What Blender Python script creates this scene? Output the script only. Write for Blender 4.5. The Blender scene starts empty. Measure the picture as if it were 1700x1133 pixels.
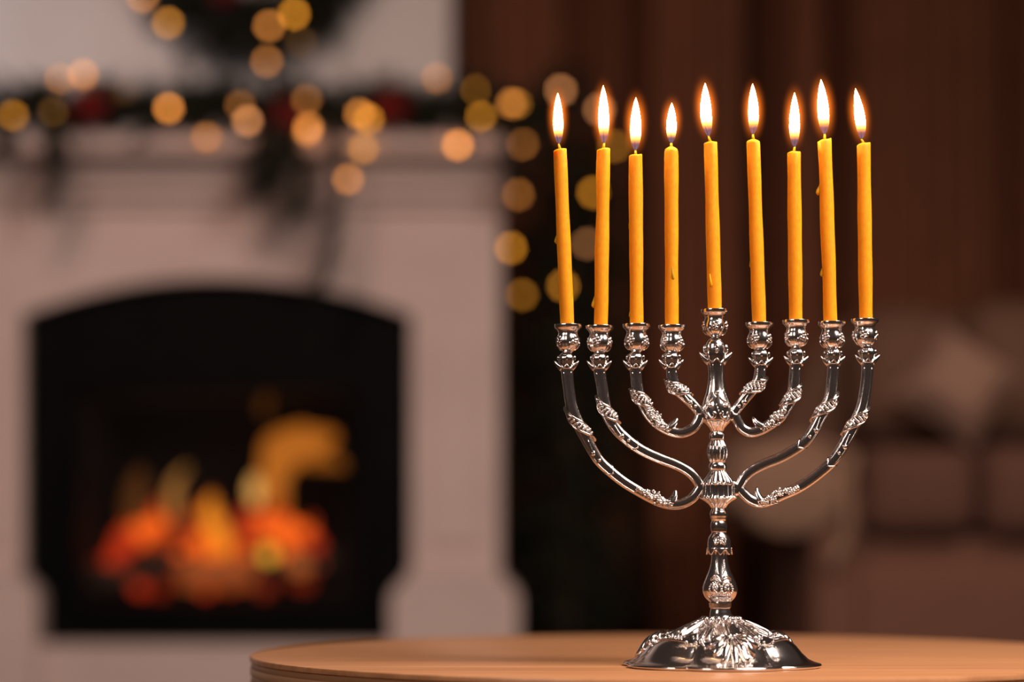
import bpy, bmesh, math, random
from mathutils import Vector, Matrix, Quaternion, noise
random.seed(7)
PI = math.pi
sc = bpy.context.scene
COL = sc.collection

# ------------------------------------------------------------------ camera, world, lights, exposure
FPX = 85.0 / 36.0 * 1700.0          # focal length in pixels of the 1700 px wide frame
YM = 1.60                           # distance of the menorah
TZ = 0.28                           # height of the low table's top
CZ = TZ + 0.0917                    # camera height
HOR = 877.0                         # horizon row in the photograph

cam_d = bpy.data.cameras.new('camera')
cam_d.sensor_width = 36.0
cam_d.lens = 85.0
cam_d.shift_y = (HOR - 566.5) / 1700.0
cam_d.clip_start = 0.05
cam_d.dof.use_dof = True
cam_d.dof.focus_distance = YM - 0.008
cam_d.dof.aperture_fstop = 2.5
cam_d.dof.aperture_blades = 9
cam_d.dof.aperture_rotation = 0.2
cam = bpy.data.objects.new('camera', cam_d)
COL.objects.link(cam)
cam.location = (0, 0, CZ)
cam.rotation_euler = (PI / 2, 0, 0)
sc.camera = cam

sc.view_settings.view_transform = 'Standard'
sc.view_settings.look = 'None'
sc.view_settings.gamma = 1.0
sc.view_settings.exposure = 0.0
sc.view_settings.use_curve_mapping = False

world = bpy.data.worlds.new('dim_room')
sc.world = world
world.use_nodes = True
world.node_tree.nodes['Background'].inputs[0].default_value = (1.0, 0.68, 0.56, 1)
world.node_tree.nodes['Background'].inputs[1].default_value = 0.034


def area(name, loc, target, size, power, color, size_y=None, spread=PI):
    d = bpy.data.lights.new(name, 'AREA')
    d.energy = power
    d.color = color
    d.shape = 'RECTANGLE'
    d.size = size
    d.size_y = size_y or size
    d.spread = spread
    o = bpy.data.objects.new(name, d)
    COL.objects.link(o)
    o.location = loc
    o.rotation_euler = (Vector(target) - Vector(loc)).to_track_quat('-Z', 'Y').to_euler()
    return o


KEY = area('key_softbox', (0.80, 1.10, 1.42), (0.13, 1.62, 0.44), 0.75, 35.0, (1.0, 0.86, 0.77), 0.75)
FILL = area('fill_softbox', (-1.25, 0.10, 1.35), (0.13, 1.62, 0.45), 0.60, 11.0, (1.0, 0.84, 0.76), 0.60)
ROOM = area('background_fill', (-0.70, 1.4, 2.05), (-0.72, 4.6, 0.70), 0.9, 6.5, (1.0, 0.63, 0.51), 0.7, 1.5)  # unseen area light, added to brighten the fireplace and the background
SIDE = area('side_window_light', (-2.15, 4.50, 1.45), (-1.30, 4.84, 1.35), 0.30, 0.95, (0.86, 0.92, 1.0), 0.8, 1.1)
SOFAL = area('sofa_fill', (1.3, 3.0, 1.7), (0.85, 4.5, 0.40), 0.4, 0.75, (1.0, 0.66, 0.48), 0.4, 0.95)  # added fill with no visible source, brightens the sofa


# ------------------------------------------------------------------ helpers
def px(x, y, Y):
    """point at distance Y seen at photo pixel (x, y)"""
    return Vector(((x - 850.0) / FPX * Y, Y, CZ + (HOR - y) / FPX * Y))


K = YM / FPX                        # metres per photo pixel at the menorah


def mp(x, y, d=0.0):
    """point in the menorah's plane; d = pixels towards the camera"""
    p = px(x, y, YM)
    p.y -= d * K
    return p


class MB:
    def __init__(self):
        self.v = []
        self.f = []

    def add(self, vs, fs):
        n = len(self.v)
        self.v.extend(vs)
        self.f.extend([tuple(i + n for i in f) for f in fs])
        return self

    def rings(self, rings, cap0=True, cap1=True, closed=True):
        n = len(rings[0])
        vs = [p for r in rings for p in r]
        fs = []
        m = n if closed else n - 1
        for i in range(len(rings) - 1):
            for j in range(m):
                k = (j + 1) % n
                fs.append((i * n + j, i * n + k, (i + 1) * n + k, (i + 1) * n + j))
        if cap0 and closed:
            fs.append(tuple(reversed(range(n))))
        if cap1 and closed:
            b = (len(rings) - 1) * n
            fs.append(tuple(b + j for j in range(n)))
        return self.add(vs, fs)

    def tube(self, pts, radii, seg=10, flat=1.0, up=None, caps=True):
        """swept round or flattened tube; flat scales the second axis"""
        pts = [Vector(p) for p in pts]
        rings = []
        ref = Vector(up) if up else None
        prev = None
        for i, p in enumerate(pts):
            t = (pts[min(i + 1, len(pts) - 1)] - pts[max(i - 1, 0)])
            t = t.normalized() if t.length > 1e-9 else Vector((0, 0, 1))
            if ref is not None:
                a = ref - t * ref.dot(t)
            elif prev is None:
                g = Vector((0, -1, 0)) if abs(t.y) < 0.9 else Vector((1, 0, 0))
                a = g - t * g.dot(t)
            else:
                a = prev - t * prev.dot(t)
            a.normalize()
            prev = a
            b = t.cross(a)
            r = radii[i] if hasattr(radii, '__len__') else radii
            rings.append([p + a * (r * flat * math.sin(2 * PI * j / seg)) + b * (r * math.cos(2 * PI * j / seg)) for j in range(seg)])
        return self.rings(rings, caps, caps)

    def sphere(self, c, r, nu=8, nv=5, sx=1, sy=1, sz=1, rot=None):
        c = Vector(c)
        vs = [Vector((0, 0, r * sz))]
        for i in range(1, nv):
            a = PI * i / nv
            for j in range(nu):
                b = 2 * PI * j / nu
                vs.append(Vector((r * sx * math.sin(a) * math.cos(b), r * sy * math.sin(a) * math.sin(b), r * sz * math.cos(a))))
        vs.append(Vector((0, 0, -r * sz)))
        if rot is not None:
            vs = [rot @ v for v in vs]
        vs = [v + c for v in vs]
        fs = []
        for j in range(nu):
            fs.append((0, 1 + j, 1 + (j + 1) % nu))
        for i in range(nv - 2):
            for j in range(nu):
                a = 1 + i * nu + j
                b = 1 + i * nu + (j + 1) % nu
                fs.append((a, a + nu, b + nu, b))
        l = len(vs) - 1
        o = 1 + (nv - 2) * nu
        for j in range(nu):
            fs.append((l, o + (j + 1) % nu, o + j))
        return self.add(vs, fs)

    def box(self, x0, x1, y0, y1, z0, z1):
        vs = [Vector((x, y, z)) for z in (z0, z1) for y in (y0, y1) for x in (x0, x1)]
        return self.add(vs, [(0, 2, 3, 1), (4, 5, 7, 6), (0, 1, 5, 4), (2, 6, 7, 3), (0, 4, 6, 2), (1, 3, 7, 5)])

    def prism(self, poly, y0, y1):
        """outline in (x, z) extruded from y0 to y1"""
        n = len(poly)
        vs = [Vector((x, y0, z)) for x, z in poly] + [Vector((x, y1, z)) for x, z in poly]
        fs = [tuple(range(n)), tuple(reversed(range(n, 2 * n)))]
        for i in range(n):
            j = (i + 1) % n
            fs.append((i, i + n, j + n, j))
        return self.add(vs, fs)


def link(name, me, mat, parent=None):
    o = bpy.data.objects.new(name, me)
    if mat and not me.materials:
        me.materials.append(mat)
    COL.objects.link(o)
    if parent is not None:
        o.parent = parent
    return o


def world_loc(o):
    p = Vector((0, 0, 0))
    while o is not None:
        p = p + Vector(o.location)
        o = o.parent
    return p


def build(name, mb, mat, parent=None, smooth=True, bevel=0.0, bseg=2, subsurf=0, sharp=None, origin=None):
    """one mesh object; its vertices are given in world space"""
    org = world_loc(parent) if parent is not None else Vector(origin or (0, 0, 0))
    me = bpy.data.meshes.new(name)
    me.from_pydata([tuple(Vector(v) - org) for v in mb.v], [], mb.f)
    bm = bmesh.new()
    bm.from_mesh(me)
    bmesh.ops.recalc_face_normals(bm, faces=bm.faces)
    if bevel > 0:
        bmesh.ops.bevel(bm, geom=list(bm.edges), offset=bevel, segments=bseg, profile=0.5, affect='EDGES', clamp_overlap=True)
    bm.to_mesh(me)
    bm.free()
    if smooth:
        me.shade_smooth()
        if sharp:
            me.set_sharp_from_angle(angle=math.radians(sharp))
    o = link(name, me, mat, parent)
    if parent is None and origin is not None:
        o.location = origin
    if subsurf:
        m = o.modifiers.new('smooth', 'SUBSURF')
        m.levels = m.render_levels = subsurf
    return o


def thing(name, label, cat, loc=(0, 0, 0), group=None):
    o = bpy.data.objects.new(name, None)
    o.empty_display_size = 0.05
    COL.objects.link(o)
    o.location = loc
    o['label'] = label
    o['category'] = cat
    if group:
        o['group'] = group
    return o


def tag(o, label, cat, group=None):
    o['label'] = label
    o['category'] = cat
    if group:
        o['group'] = group
    return o


def structure(name, mb, mat, **kw):
    o = build(name, mb, mat, **kw)
    o['kind'] = 'structure'
    return o


def spline(pts, n):
    """Catmull-Rom through 2-D or 3-D points"""
    P = [Vector(p) for p in pts]
    out = []
    for i in range(len(P) - 1):
        p0 = P[max(i - 1, 0)]
        p1, p2 = P[i], P[i + 1]
        p3 = P[min(i + 2, len(P) - 1)]
        for k in range(n):
            t = k / n
            out.append(0.5 * ((2 * p1) + (p2 - p0) * t + (2 * p0 - 5 * p1 + 4 * p2 - p3) * t * t + (3 * p1 - p0 - 3 * p2 + p3) * t ** 3))
    out.append(P[-1])
    return out


def interp(tab, x):
    if x <= tab[0][0]:
        return tab[0][1]
    for (a, b), (c, d) in zip(tab, tab[1:]):
        if x <= c:
            return b + (d - b) * (x - a) / (c - a)
    return tab[-1][1]


# ------------------------------------------------------------------ materials
def mat(name, color, rough=0.5, metal=0.0, **kw):
    m = bpy.data.materials.new(name)
    m.use_nodes = True
    b = m.node_tree.nodes['Principled BSDF']
    b.inputs['Base Color'].default_value = (*color, 1)
    b.inputs['Roughness'].default_value = rough
    b.inputs['Metallic'].default_value = metal
    for k, v in kw.items():
        b.inputs[k.replace('_', ' ')].default_value = v
    return m


def nodes(m):
    nt = m.node_tree
    return nt, nt.nodes, nt.links, nt.nodes['Principled BSDF']


def noise_color(m, scale, c0, c1, stretch=(1, 1, 1), detail=4, bump=0.0, bdist=0.001, lo=0.35, hi=0.65, coord='Object'):
    nt, N, L, b = nodes(m)
    tc = N.new('ShaderNodeTexCoord')
    mpn = N.new('ShaderNodeMapping')
    mpn.inputs['Scale'].default_value = stretch
    no = N.new('ShaderNodeTexNoise')
    no.inputs['Scale'].default_value = scale
    no.inputs['Detail'].default_value = detail
    cr = N.new('ShaderNodeValToRGB')
    cr.color_ramp.elements[0].position = lo
    cr.color_ramp.elements[0].color = (*c0, 1)
    cr.color_ramp.elements[1].position = hi
    cr.color_ramp.elements[1].color = (*c1, 1)
    L.new(tc.outputs[coord], mpn.inputs['Vector'])
    L.new(mpn.outputs['Vector'], no.inputs['Vector'])
    L.new(no.outputs['Fac'], cr.inputs['Fac'])
    L.new(cr.outputs['Color'], b.inputs['Base Color'])
    if bump:
        bp = N.new('ShaderNodeBump')
        bp.inputs['Strength'].default_value = bump
        bp.inputs['Distance'].default_value = bdist
        L.new(no.outputs['Fac'], bp.inputs['Height'])
        L.new(bp.outputs['Normal'], b.inputs['Normal'])
    return m


def emit(name, color, strength, base=(0.02, 0.02, 0.02)):
    return mat(name, base, 0.6, Emission_Color=(*color, 1), Emission_Strength=strength)


# silver with a little cast unevenness
SILVER = noise_color(mat('polished_silver', (0.9, 0.84, 0.8), 0.16, 1.0), 900, (0.80, 0.735, 0.70), (0.93, 0.87, 0.84), detail=3, bump=0.10, bdist=0.0004)
SILVER_W = noise_color(mat('worn_silver', (0.9, 0.84, 0.8), 0.2, 1.0), 1500, (0.62, 0.56, 0.53), (0.93, 0.87, 0.84), detail=4, bump=0.22, bdist=0.0005)

# candle wax
WAX = mat('orange_beeswax', (1.0, 0.40, 0.012), 0.55, Specular_IOR_Level=0.3, Subsurface_Weight=0.8, Subsurface_Scale=0.011, Subsurface_Radius=(1.0, 0.42, 0.05))
noise_color(WAX, 240, (1.0, 0.335, 0.0015), (1.0, 0.38, 0.003), detail=2, bump=0.08, bdist=0.0006)
WICK = mat('charred_wick', (0.05, 0.02, 0.012), 0.9)


def flame_material():
    m = bpy.data.materials.new('candle_flame')
    m.use_nodes = True
    nt = m.node_tree
    N, L = nt.nodes, nt.links
    N.clear()
    out = N.new('ShaderNodeOutputMaterial')
    tc = N.new('ShaderNodeTexCoord')
    sep = N.new('ShaderNodeSeparateXYZ')
    L.new(tc.outputs['Generated'], sep.inputs[0])
    col = N.new('ShaderNodeValToRGB')
    e = col.color_ramp.elements
    e[0].position, e[0].color = 0.0, (0.10, 0.16, 0.34, 1)
    e[1].position, e[1].color = 1.0, (1.0, 0.46, 0.12, 1)
    for p, c in ((0.11, (0.10, 0.12, 0.22)), (0.17, (0.9, 0.32, 0.06)), (0.26, (1.0, 0.50, 0.14)), (0.36, (1.0, 0.74, 0.40)), (0.85, (1.0, 0.72, 0.38))):
        n = e.new(p)
        n.color = (*c, 1)
    st = N.new('ShaderNodeValToRGB')
    e = st.color_ramp.elements
    e[0].position, e[0].color = 0.0, (0.02, 0.02, 0.02, 1)
    e[1].position, e[1].color = 1.0, (0.45, 0.45, 0.45, 1)
    for p, c in ((0.10, 0.012), (0.16, 0.022), (0.22, 0.045), (0.29, 0.12), (0.38, 0.8), (0.44, 1.0), (0.9, 1.0)):
        n = e.new(p)
        n.color = (c, c, c, 1)
    mul = N.new('ShaderNodeMath')
    mul.operation = 'MULTIPLY'
    mul.inputs[1].default_value = 75.0
    em = N.new('ShaderNodeEmission')
    tr = N.new('ShaderNodeBsdfTransparent')
    al = N.new('ShaderNodeValToRGB')
    e = al.color_ramp.elements
    e[0].position, e[0].color = 0.06, (0.30, 0.30, 0.30, 1)
    e[1].position, e[1].color = 0.34, (1, 1, 1, 1)
    mx = N.new('ShaderNodeMixShader')
    for r in (col, st, al):
        L.new(sep.outputs['Z'], r.inputs['Fac'])
    L.new(col.outputs['Color'], em.inputs['Color'])
    L.new(st.outputs['Color'], mul.inputs[0])
    L.new(mul.outputs[0], em.inputs['Strength'])
    L.new(al.outputs['Color'], mx.inputs['Fac'])
    L.new(tr.outputs[0], mx.inputs[1])
    L.new(em.outputs[0], mx.inputs[2])
    L.new(mx.outputs[0], out.inputs['Surface'])
    return m


def halo_glow_material():
    """added glow volume imitating the halo round a candle flame, fading outwards"""
    m = bpy.data.materials.new('flame_halo_glow')
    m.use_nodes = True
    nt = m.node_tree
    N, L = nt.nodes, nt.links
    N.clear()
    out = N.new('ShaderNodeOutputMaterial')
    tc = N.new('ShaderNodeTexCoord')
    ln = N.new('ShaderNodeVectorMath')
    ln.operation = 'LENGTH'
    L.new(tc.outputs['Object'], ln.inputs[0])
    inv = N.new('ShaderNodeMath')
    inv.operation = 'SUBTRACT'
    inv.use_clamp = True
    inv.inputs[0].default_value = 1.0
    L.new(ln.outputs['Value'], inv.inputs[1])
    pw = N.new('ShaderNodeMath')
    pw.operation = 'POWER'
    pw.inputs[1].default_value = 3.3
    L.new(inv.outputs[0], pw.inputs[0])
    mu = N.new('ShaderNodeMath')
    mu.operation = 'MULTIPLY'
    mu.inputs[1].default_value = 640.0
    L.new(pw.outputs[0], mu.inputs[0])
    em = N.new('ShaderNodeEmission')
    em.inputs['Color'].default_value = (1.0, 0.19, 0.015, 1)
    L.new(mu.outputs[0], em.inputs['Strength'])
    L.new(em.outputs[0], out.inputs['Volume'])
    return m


FLAME = flame_material()
HALO_GLOW = halo_glow_material()


def wood_material(name, dark, light, stretch):
    m = mat(name, light, 0.34, Specular_IOR_Level=0.45)
    nt, N, L, b = nodes(m)
    tc = N.new('ShaderNodeTexCoord')
    mpn = N.new('ShaderNodeMapping')
    mpn.inputs['Scale'].default_value = stretch
    no = N.new('ShaderNodeTexNoise')
    no.inputs['Scale'].default_value = 3.0
    no.inputs['Detail'].default_value = 8
    no.inputs['Distortion'].default_value = 0.4
    fine = N.new('ShaderNodeTexNoise')
    fine.inputs['Scale'].default_value = 22.0
    fine.inputs['Detail'].default_value = 6
    mixf = N.new('ShaderNodeMath')
    mixf.operation = 'MULTIPLY_ADD'
    mixf.inputs[1].default_value = 0.35
    cr = N.new('ShaderNodeValToRGB')
    cr.color_ramp.elements[0].position = 0.45
    cr.color_ramp.elements[0].color = (*dark, 1)
    cr.color_ramp.elements[1].position = 0.85
    cr.color_ramp.elements[1].color = (*light, 1)
    L.new(tc.outputs['Object'], mpn.inputs['Vector'])
    L.new(mpn.outputs['Vector'], no.inputs['Vector'])
    L.new(mpn.outputs['Vector'], fine.inputs['Vector'])
    L.new(fine.outputs['Fac'], mixf.inputs[0])
    L.new(no.outputs['Fac'], mixf.inputs[2])
    L.new(mixf.outputs[0], cr.inputs['Fac'])
    L.new(cr.outputs['Color'], b.inputs['Base Color'])
    bp = N.new('ShaderNodeBump')
    bp.inputs['Strength'].default_value = 0.12
    bp.inputs['Distance'].default_value = 0.0006
    L.new(mixf.outputs[0], bp.inputs['Height'])
    L.new(bp.outputs['Normal'], b.inputs['Normal'])
    return m


BEECH = wood_material('beech_top', (0.46, 0.195, 0.080), (0.64, 0.295, 0.135), (1.2, 26, 26))
PLY_A = wood_material('plywood_light', (0.50, 0.25, 0.12), (0.62, 0.34, 0.18), (3, 3, 60))
PLY_B = wood_material('plywood_dark', (0.34, 0.16, 0.075), (0.44, 0.22, 0.11), (3, 3, 60))

PLASTER = noise_color(mat('white_plaster', (0.8, 0.76, 0.74), 0.8), 6, (0.82, 0.77, 0.75), (0.88, 0.83, 0.81), bump=0.1)
MANTELP = noise_color(mat('cream_mantel_paint', (0.76, 0.66, 0.62), 0.6), 5, (0.68, 0.545, 0.505), (0.74, 0.60, 0.555), bump=0.05)
BLACKM = noise_color(mat('matt_black_steel', (0.006, 0.006, 0.006), 0.5, Specular_IOR_Level=0.04), 30, (0.002, 0.002, 0.002), (0.004, 0.004, 0.004))
SOOT = mat('soot_lining', (0.006, 0.004, 0.004), 0.9)
CURTAIN = noise_color(mat('brown_curtain', (0.16, 0.07, 0.042), 0.85), 60, (0.18, 0.062, 0.026), (0.235, 0.084, 0.037), stretch=(1, 1, 0.2), bump=0.1)
FLOORM = wood_material('dark_floorboards', (0.05, 0.025, 0.015), (0.10, 0.055, 0.03), (1, 12, 12))
WALLM = noise_color(mat('dark_brown_wall', (0.09, 0.05, 0.035), 0.85), 8, (0.08, 0.045, 0.03), (0.10, 0.055, 0.04))
NEEDLE = noise_color(mat('fir_needles', (0.02, 0.03, 0.012), 0.7), 40, (0.006, 0.010, 0.004), (0.020, 0.024, 0.008))
TWIG = mat('brown_twig', (0.05, 0.03, 0.015), 0.9)
RED = mat('red_glass', (0.13, 0.001, 0.002), 0.5, Specular_IOR_Level=0.25)
CAPM = mat('brass_cap', (0.7, 0.5, 0.2), 0.3, 1.0)
WIRE = mat('dark_green_wire', (0.01, 0.02, 0.01), 0.6)
SOFA = noise_color(mat('taupe_upholstery', (0.30, 0.18, 0.13), 0.9), 120, (0.155, 0.080, 0.050), (0.20, 0.105, 0.066), bump=0.2)
SOFA_D = noise_color(mat('brown_upholstery', (0.2, 0.11, 0.08), 0.9), 120, (0.175, 0.078, 0.049), (0.215, 0.098, 0.063), bump=0.2)
SEATM = noise_color(mat('dark_seat_cloth', (0.13, 0.06, 0.04), 0.9), 120, (0.12, 0.054, 0.036), (0.15, 0.068, 0.046), bump=0.2)
PILLOW = noise_color(mat('pale_linen', (0.5, 0.33, 0.26), 0.9), 160, (0.30, 0.18, 0.13), (0.36, 0.22, 0.165), bump=0.2)
THROW = noise_color(mat('beige_knit', (0.4, 0.28, 0.2), 0.95), 90, (0.30, 0.18, 0.12), (0.37, 0.23, 0.155), bump=0.4, bdist=0.003)
LOG = noise_color(mat('charred_log', (0.05, 0.03, 0.02), 0.9), 20, (0.02, 0.012, 0.008), (0.10, 0.06, 0.035), bump=0.5, bdist=0.01)


def glass_material():
    m = bpy.data.materials.new('fireplace_glass')
    m.use_nodes = True
    nt = m.node_tree
    N, L = nt.nodes, nt.links
    N.clear()
    out = N.new('ShaderNodeOutputMaterial')
    fr = N.new('ShaderNodeFresnel')
    fr.inputs['IOR'].default_value = 1.45
    tr = N.new('ShaderNodeBsdfTransparent')
    tr.inputs['Color'].default_value = (0.93, 0.93, 0.93, 1)
    gl = N.new('ShaderNodeBsdfGlossy')
    gl.inputs['Roughness'].default_value = 0.05
    mx = N.new('ShaderNodeMixShader')
    L.new(fr.outputs[0], mx.inputs['Fac'])
    L.new(tr.outputs[0], mx.inputs[1])
    L.new(gl.outputs[0], mx.inputs[2])
    L.new(mx.outputs[0], out.inputs['Surface'])
    return m


GLASS = glass_material()

# ------------------------------------------------------------------ the setting
YF = 4.60                            # plane of the fireplace front
KF = YF / FPX
YC = 4.84                            # plane of the chimney breast


def fx(x, Y=YF):
    return (x - 850.0) / FPX * Y


def fz(y, Y=YF):
    return CZ + (HOR - y) / FPX * Y


structure('floor', MB().box(-3.0, 3.0, -1.2, 5.6, -0.05, 0.0), FLOORM, smooth=False)
structure('wall_back', MB().box(-3.0, 3.0, 5.5, 5.6, 0.0, 2.6), WALLM, smooth=False)
NX0, NX1, NZ0, NZ1 = fx(80), fx(630), fz(1030), fz(610)     # recess for the firebox
structure('wall_chimney', MB().box(-2.2, NX0, YC, 5.5, 0.0, 2.6).box(NX1, fx(747, YC), YC, 5.5, 0.0, 2.6).box(NX0, NX1, YC, 5.5, NZ1, 2.6).box(NX0, NX1, YC, 5.5, 0.0, NZ0), PLASTER, smooth=False)
structure('baseboard_back', MB().box(fx(747, YC), 3.0, 5.48, 5.5, 0.0, 0.10), PLASTER, smooth=False, bevel=0.004)

# ------------------------------------------------------------------ round wooden table
TC = Vector((0.1275, 1.772, 0))
TR = 0.318
table = thing('round_table', 'low round beech table with a plywood edge under the silver menorah', 'table', (TC.x, TC.y, 0))


def disc(z_prof, seg=160, cx=TC.x, cy=TC.y):
    mb = MB()
    mb.rings([[Vector((cx + r * math.cos(2 * PI * j / seg), cy + r * math.sin(2 * PI * j / seg), z)) for j in range(seg)] for r, z in z_prof])
    return mb


build('tabletop', disc([(TR - 0.0012, TZ - 0.0045), (TR, TZ - 0.0036), (TR, TZ - 0.0014), (TR - 0.0004, TZ - 0.0004), (TR - 0.0014, TZ)]), BEECH, table, sharp=40)
z = TZ - 0.0045
for i in range(6):
    h = (0.0040, 0.0052, 0.0044, 0.0050, 0.0042, 0.0048)[i]
    rr = TR - 0.0012 + (0.0008 if i % 2 else 0.0)
    build('plywood_layer', disc([(rr - 0.0003, z - h), (rr, z - h + 0.0004), (rr, z - 0.0004), (rr - 0.0003, z)]), PLY_A if i % 2 else PLY_B, table, sharp=40)
    z -= h
for a in (45, 135, 225, 315):
    ca, sa = math.cos(math.radians(a)), math.sin(math.radians(a))
    build('leg', MB().tube([(TC.x + ca * 0.25, TC.y + sa * 0.25, 0), (TC.x + ca * 0.20, TC.y + sa * 0.20, z)], [0.012, 0.019], 16), PLY_A, table)

# ------------------------------------------------------------------ silver menorah
men = thing('silver_menorah', 'silver nine branched menorah with leaf and grape ornament on the round table', 'menorah', (mp(1198, 1107).x, YM, TZ))
HZ = 1107.0


def axis(y):
    return 1197.5 - (1110.0 - y) * 10.3 / 590.0


def lathe(prof, seg=48, flute=0, depth=0.0, power=1.0, cx=None):
    """profile of (row, half width) in photo pixels about the leaning stem"""
    mb = MB()
    rings = []
    for y, r, *w in prof:
        c = cx if cx is not None else axis(y)
        ww = w[0] if w else 1.0
        ring = []
        for j in range(seg):
            a = 2 * PI * j / seg
            rr = r
            if flute:
                rr = r * (1 - depth * ww * (1 - abs(math.cos(flute * a / 2)) ** power))
            ring.append(mp(c + rr * math.sin(a), y, rr * math.cos(a)))
        rings.append(ring)
    return mb.rings(rings)


def smooth_prof(pts, n=4):
    return [(p.x, p.y) for p in spline([(a, b) for a, b in pts], n)]


# --- base with six lobes
PROF = [(150, -0.5), (163, 0), (167.5, 1.6), (168.6, 4.0), (167.0, 6.4), (162, 7.6), (156, 9.4), (146, 14), (135, 25), (126, 36), (118, 43), (109, 47), (100, 49.5), (91, 51), (83, 54), (72, 59.5), (62, 64.5), (50, 70), (40, 74), (31, 77), (23, 79), (19, 82), (18, 86)]
LOB = math.radians(4)


def lobe_w(r):
    return max(0.0, min(1.0, (r - 84) / 30.0))


def base_pt(th, s, off=0.0):
    """point of the foot's surface: angle th (0 = towards the camera), s = index along PROF, off = pixels above it"""
    i = max(0, min(len(PROF) - 2, int(s)))
    t = s - i

    def at(i):
        r, h = PROF[i]
        w = lobe_w(r)
        q = abs(math.cos(3 * (th - LOB)))
        f = 1 - 0.105 * w * (1 - q ** 0.55)
        hh = h - (5.0 * (1 - q ** 0.8) if 88 < r < 140 else 0.0)
        return r * f, hh
    r0, h0 = at(i)
    r1, h1 = at(i + 1)
    r, h = r0 + (r1 - r0) * t, h0 + (h1 - h0) * t
    nr, nh = (h1 - h0), -(r1 - r0)
    l = math.hypot(nr, nh) or 1
    r += nr / l * off
    h += nh / l * off
    return mp(1198 + r * math.sin(th), HZ - h, r * math.cos(th))


ARC = [0.0]
for (ra, ha), (rb, hb) in zip(PROF, PROF[1:]):
    ARC.append(ARC[-1] + math.hypot(rb - ra, hb - ha))


def s_at(d):
    """profile index at arc length d from the rim"""
    for i in range(len(ARC) - 1):
        if d <= ARC[i + 1]:
            return i + max(0.0, d - ARC[i]) / (ARC[i + 1] - ARC[i])
    return len(ARC) - 1.01


NB = 216
base = build('base', MB().rings([[base_pt(2 * PI * j / NB, s) for j in range(NB)] for s in range(len(PROF) - 1)] + [[base_pt(2 * PI * j / NB, len(PROF) - 1.001) for j in range(NB)]]), SILVER, men, sharp=60)

for j in range(16):
    a = 2 * PI * j / 16 + 0.1
    build('bead', MB().sphere(mp(1198 + 30.5 * math.sin(a), HZ - 78.5, 30.5 * math.cos(a)), 5.3 * K, 12, 8), SILVER, base)
for k in range(6):
    th = LOB + k * PI / 3
    mb = MB()
    # acanthus fan of nine fingers, a rib up the dome and two curls
    for q in range(-4, 5):
        ang = q * 0.42
        L = (66, 62, 55, 46, 32)[abs(q)]
        pts, rad = [], []
        for u in range(9):
            t = u / 8
            dd = 3 + L * t
            bend = ang * (1 - 0.22 * t)
            side = dd * math.sin(bend)
            down = dd * math.cos(bend)
            s = s_at(ARC[12] - down)
            r_here = PROF[min(len(PROF) - 1, int(s))][0]
            pts.append(base_pt(th + side / max(100.0, r_here), s, 0.6 + 4.2 * math.sin(PI * min(1, 0.08 + t * 0.92))))
            rad.append((0.9 + 4.9 * math.sin(PI * (0.10 + 0.80 * t ** 1.3))) * K)
        mb.tube(pts, rad, 8)
    mb.tube([base_pt(th, 13.0 + 6.2 * t, 1.6) for t in (0, .2, .4, .6, .8, 1)], [3.6 * K, 3.2 * K, 2.8 * K, 2.6 * K, 3.2 * K, 4.2 * K], 8)
    for sg in (-1, 1):
        mb.sphere(base_pt(th + sg * 0.17, 13.6, 1.5), 3.6 * K, 10, 6)
        mb.tube([base_pt(th + sg * (0.06 + 0.16 * t), 13.4 + 0.9 * math.sin(PI * t), 1.5) for t in (0, .25, .5, .75, 1)], [2 * K, 1.8 * K, 1.6 * K, 1.4 * K, 1.0 * K], 6)
    if k % 2 == 0:
        build('acanthus_leaf', mb, SILVER, base)
    else:
        mb = MB()
        mb.tube([base_pt(th, 13.0 + 6.2 * t, 1.2) for t in (0, .2, .4, .6, .8, 1)], [3.0 * K, 2.6 * K, 2.2 * K, 2.0 * K, 2.4 * K, 3.0 * K], 8)
        mb.tube([base_pt(th + 0.36 * (2 * q / 16 - 1), s_at(ARC[11] - 3 * (2 * q / 16 - 1) ** 2), 0.8) for q in range(17)], 2.0 * K, 7)
        for sg in (-1, 1):
            mb.tube([base_pt(th + sg * (0.04 + 0.20 * math.sin(PI * t)), 13.2 + 5 * t, 0.8) for t in [q / 8 for q in range(9)]], [(0.6 + 1.4 * math.sin(PI * q / 8)) * K for q in range(9)], 6)
        for q in range(-2, 3):
            mb.sphere(base_pt(th + 0.075 * q, s_at(ARC[12] + 2), 1.0), (3.4 - 0.4 * abs(q)) * K, 10, 6)
        build('lobe_beading', mb, SILVER, base)
    # ridge with small pearls above each crease
    tc_ = th + PI / 6
    mb = MB()
    mb.tube([base_pt(tc_, 12.4 + 6.6 * t, 1.2) for t in (0, .2, .4, .6, .8, 1)], [4.0 * K, 3.6 * K, 3.0 * K, 2.6 * K, 2.4 * K, 2.2 * K], 8)
    for sg in (-1, 1):
        mb.tube([base_pt(tc_ + sg * (0.10 + 0.05 * math.sin(3 * t)), 13.0 + 5.4 * t, 0.8) for t in (0, .2, .4, .6, .8, 1)], [1.6 * K] * 6, 6)
        for q in range(4):
            mb.sphere(base_pt(tc_ + sg * (0.20 - 0.01 * q), 13.6 + 1.1 * q, 0.8), 1.9 * K, 8, 5)
    mb.sphere(base_pt(tc_, 12.0, 2.0), 4.6 * K, 10, 6)
    for sg in (-1, 1):                # beaded edge along the shoulder
        for q in range(3):
            mb.sphere(base_pt(tc_ + sg * (0.05 + 0.045 * q), 11.0 - 0.9 * q, 0.8), (2.6 - 0.4 * q) * K, 8, 5)
    build('dome_ridge', mb, SILVER, base)

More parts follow.
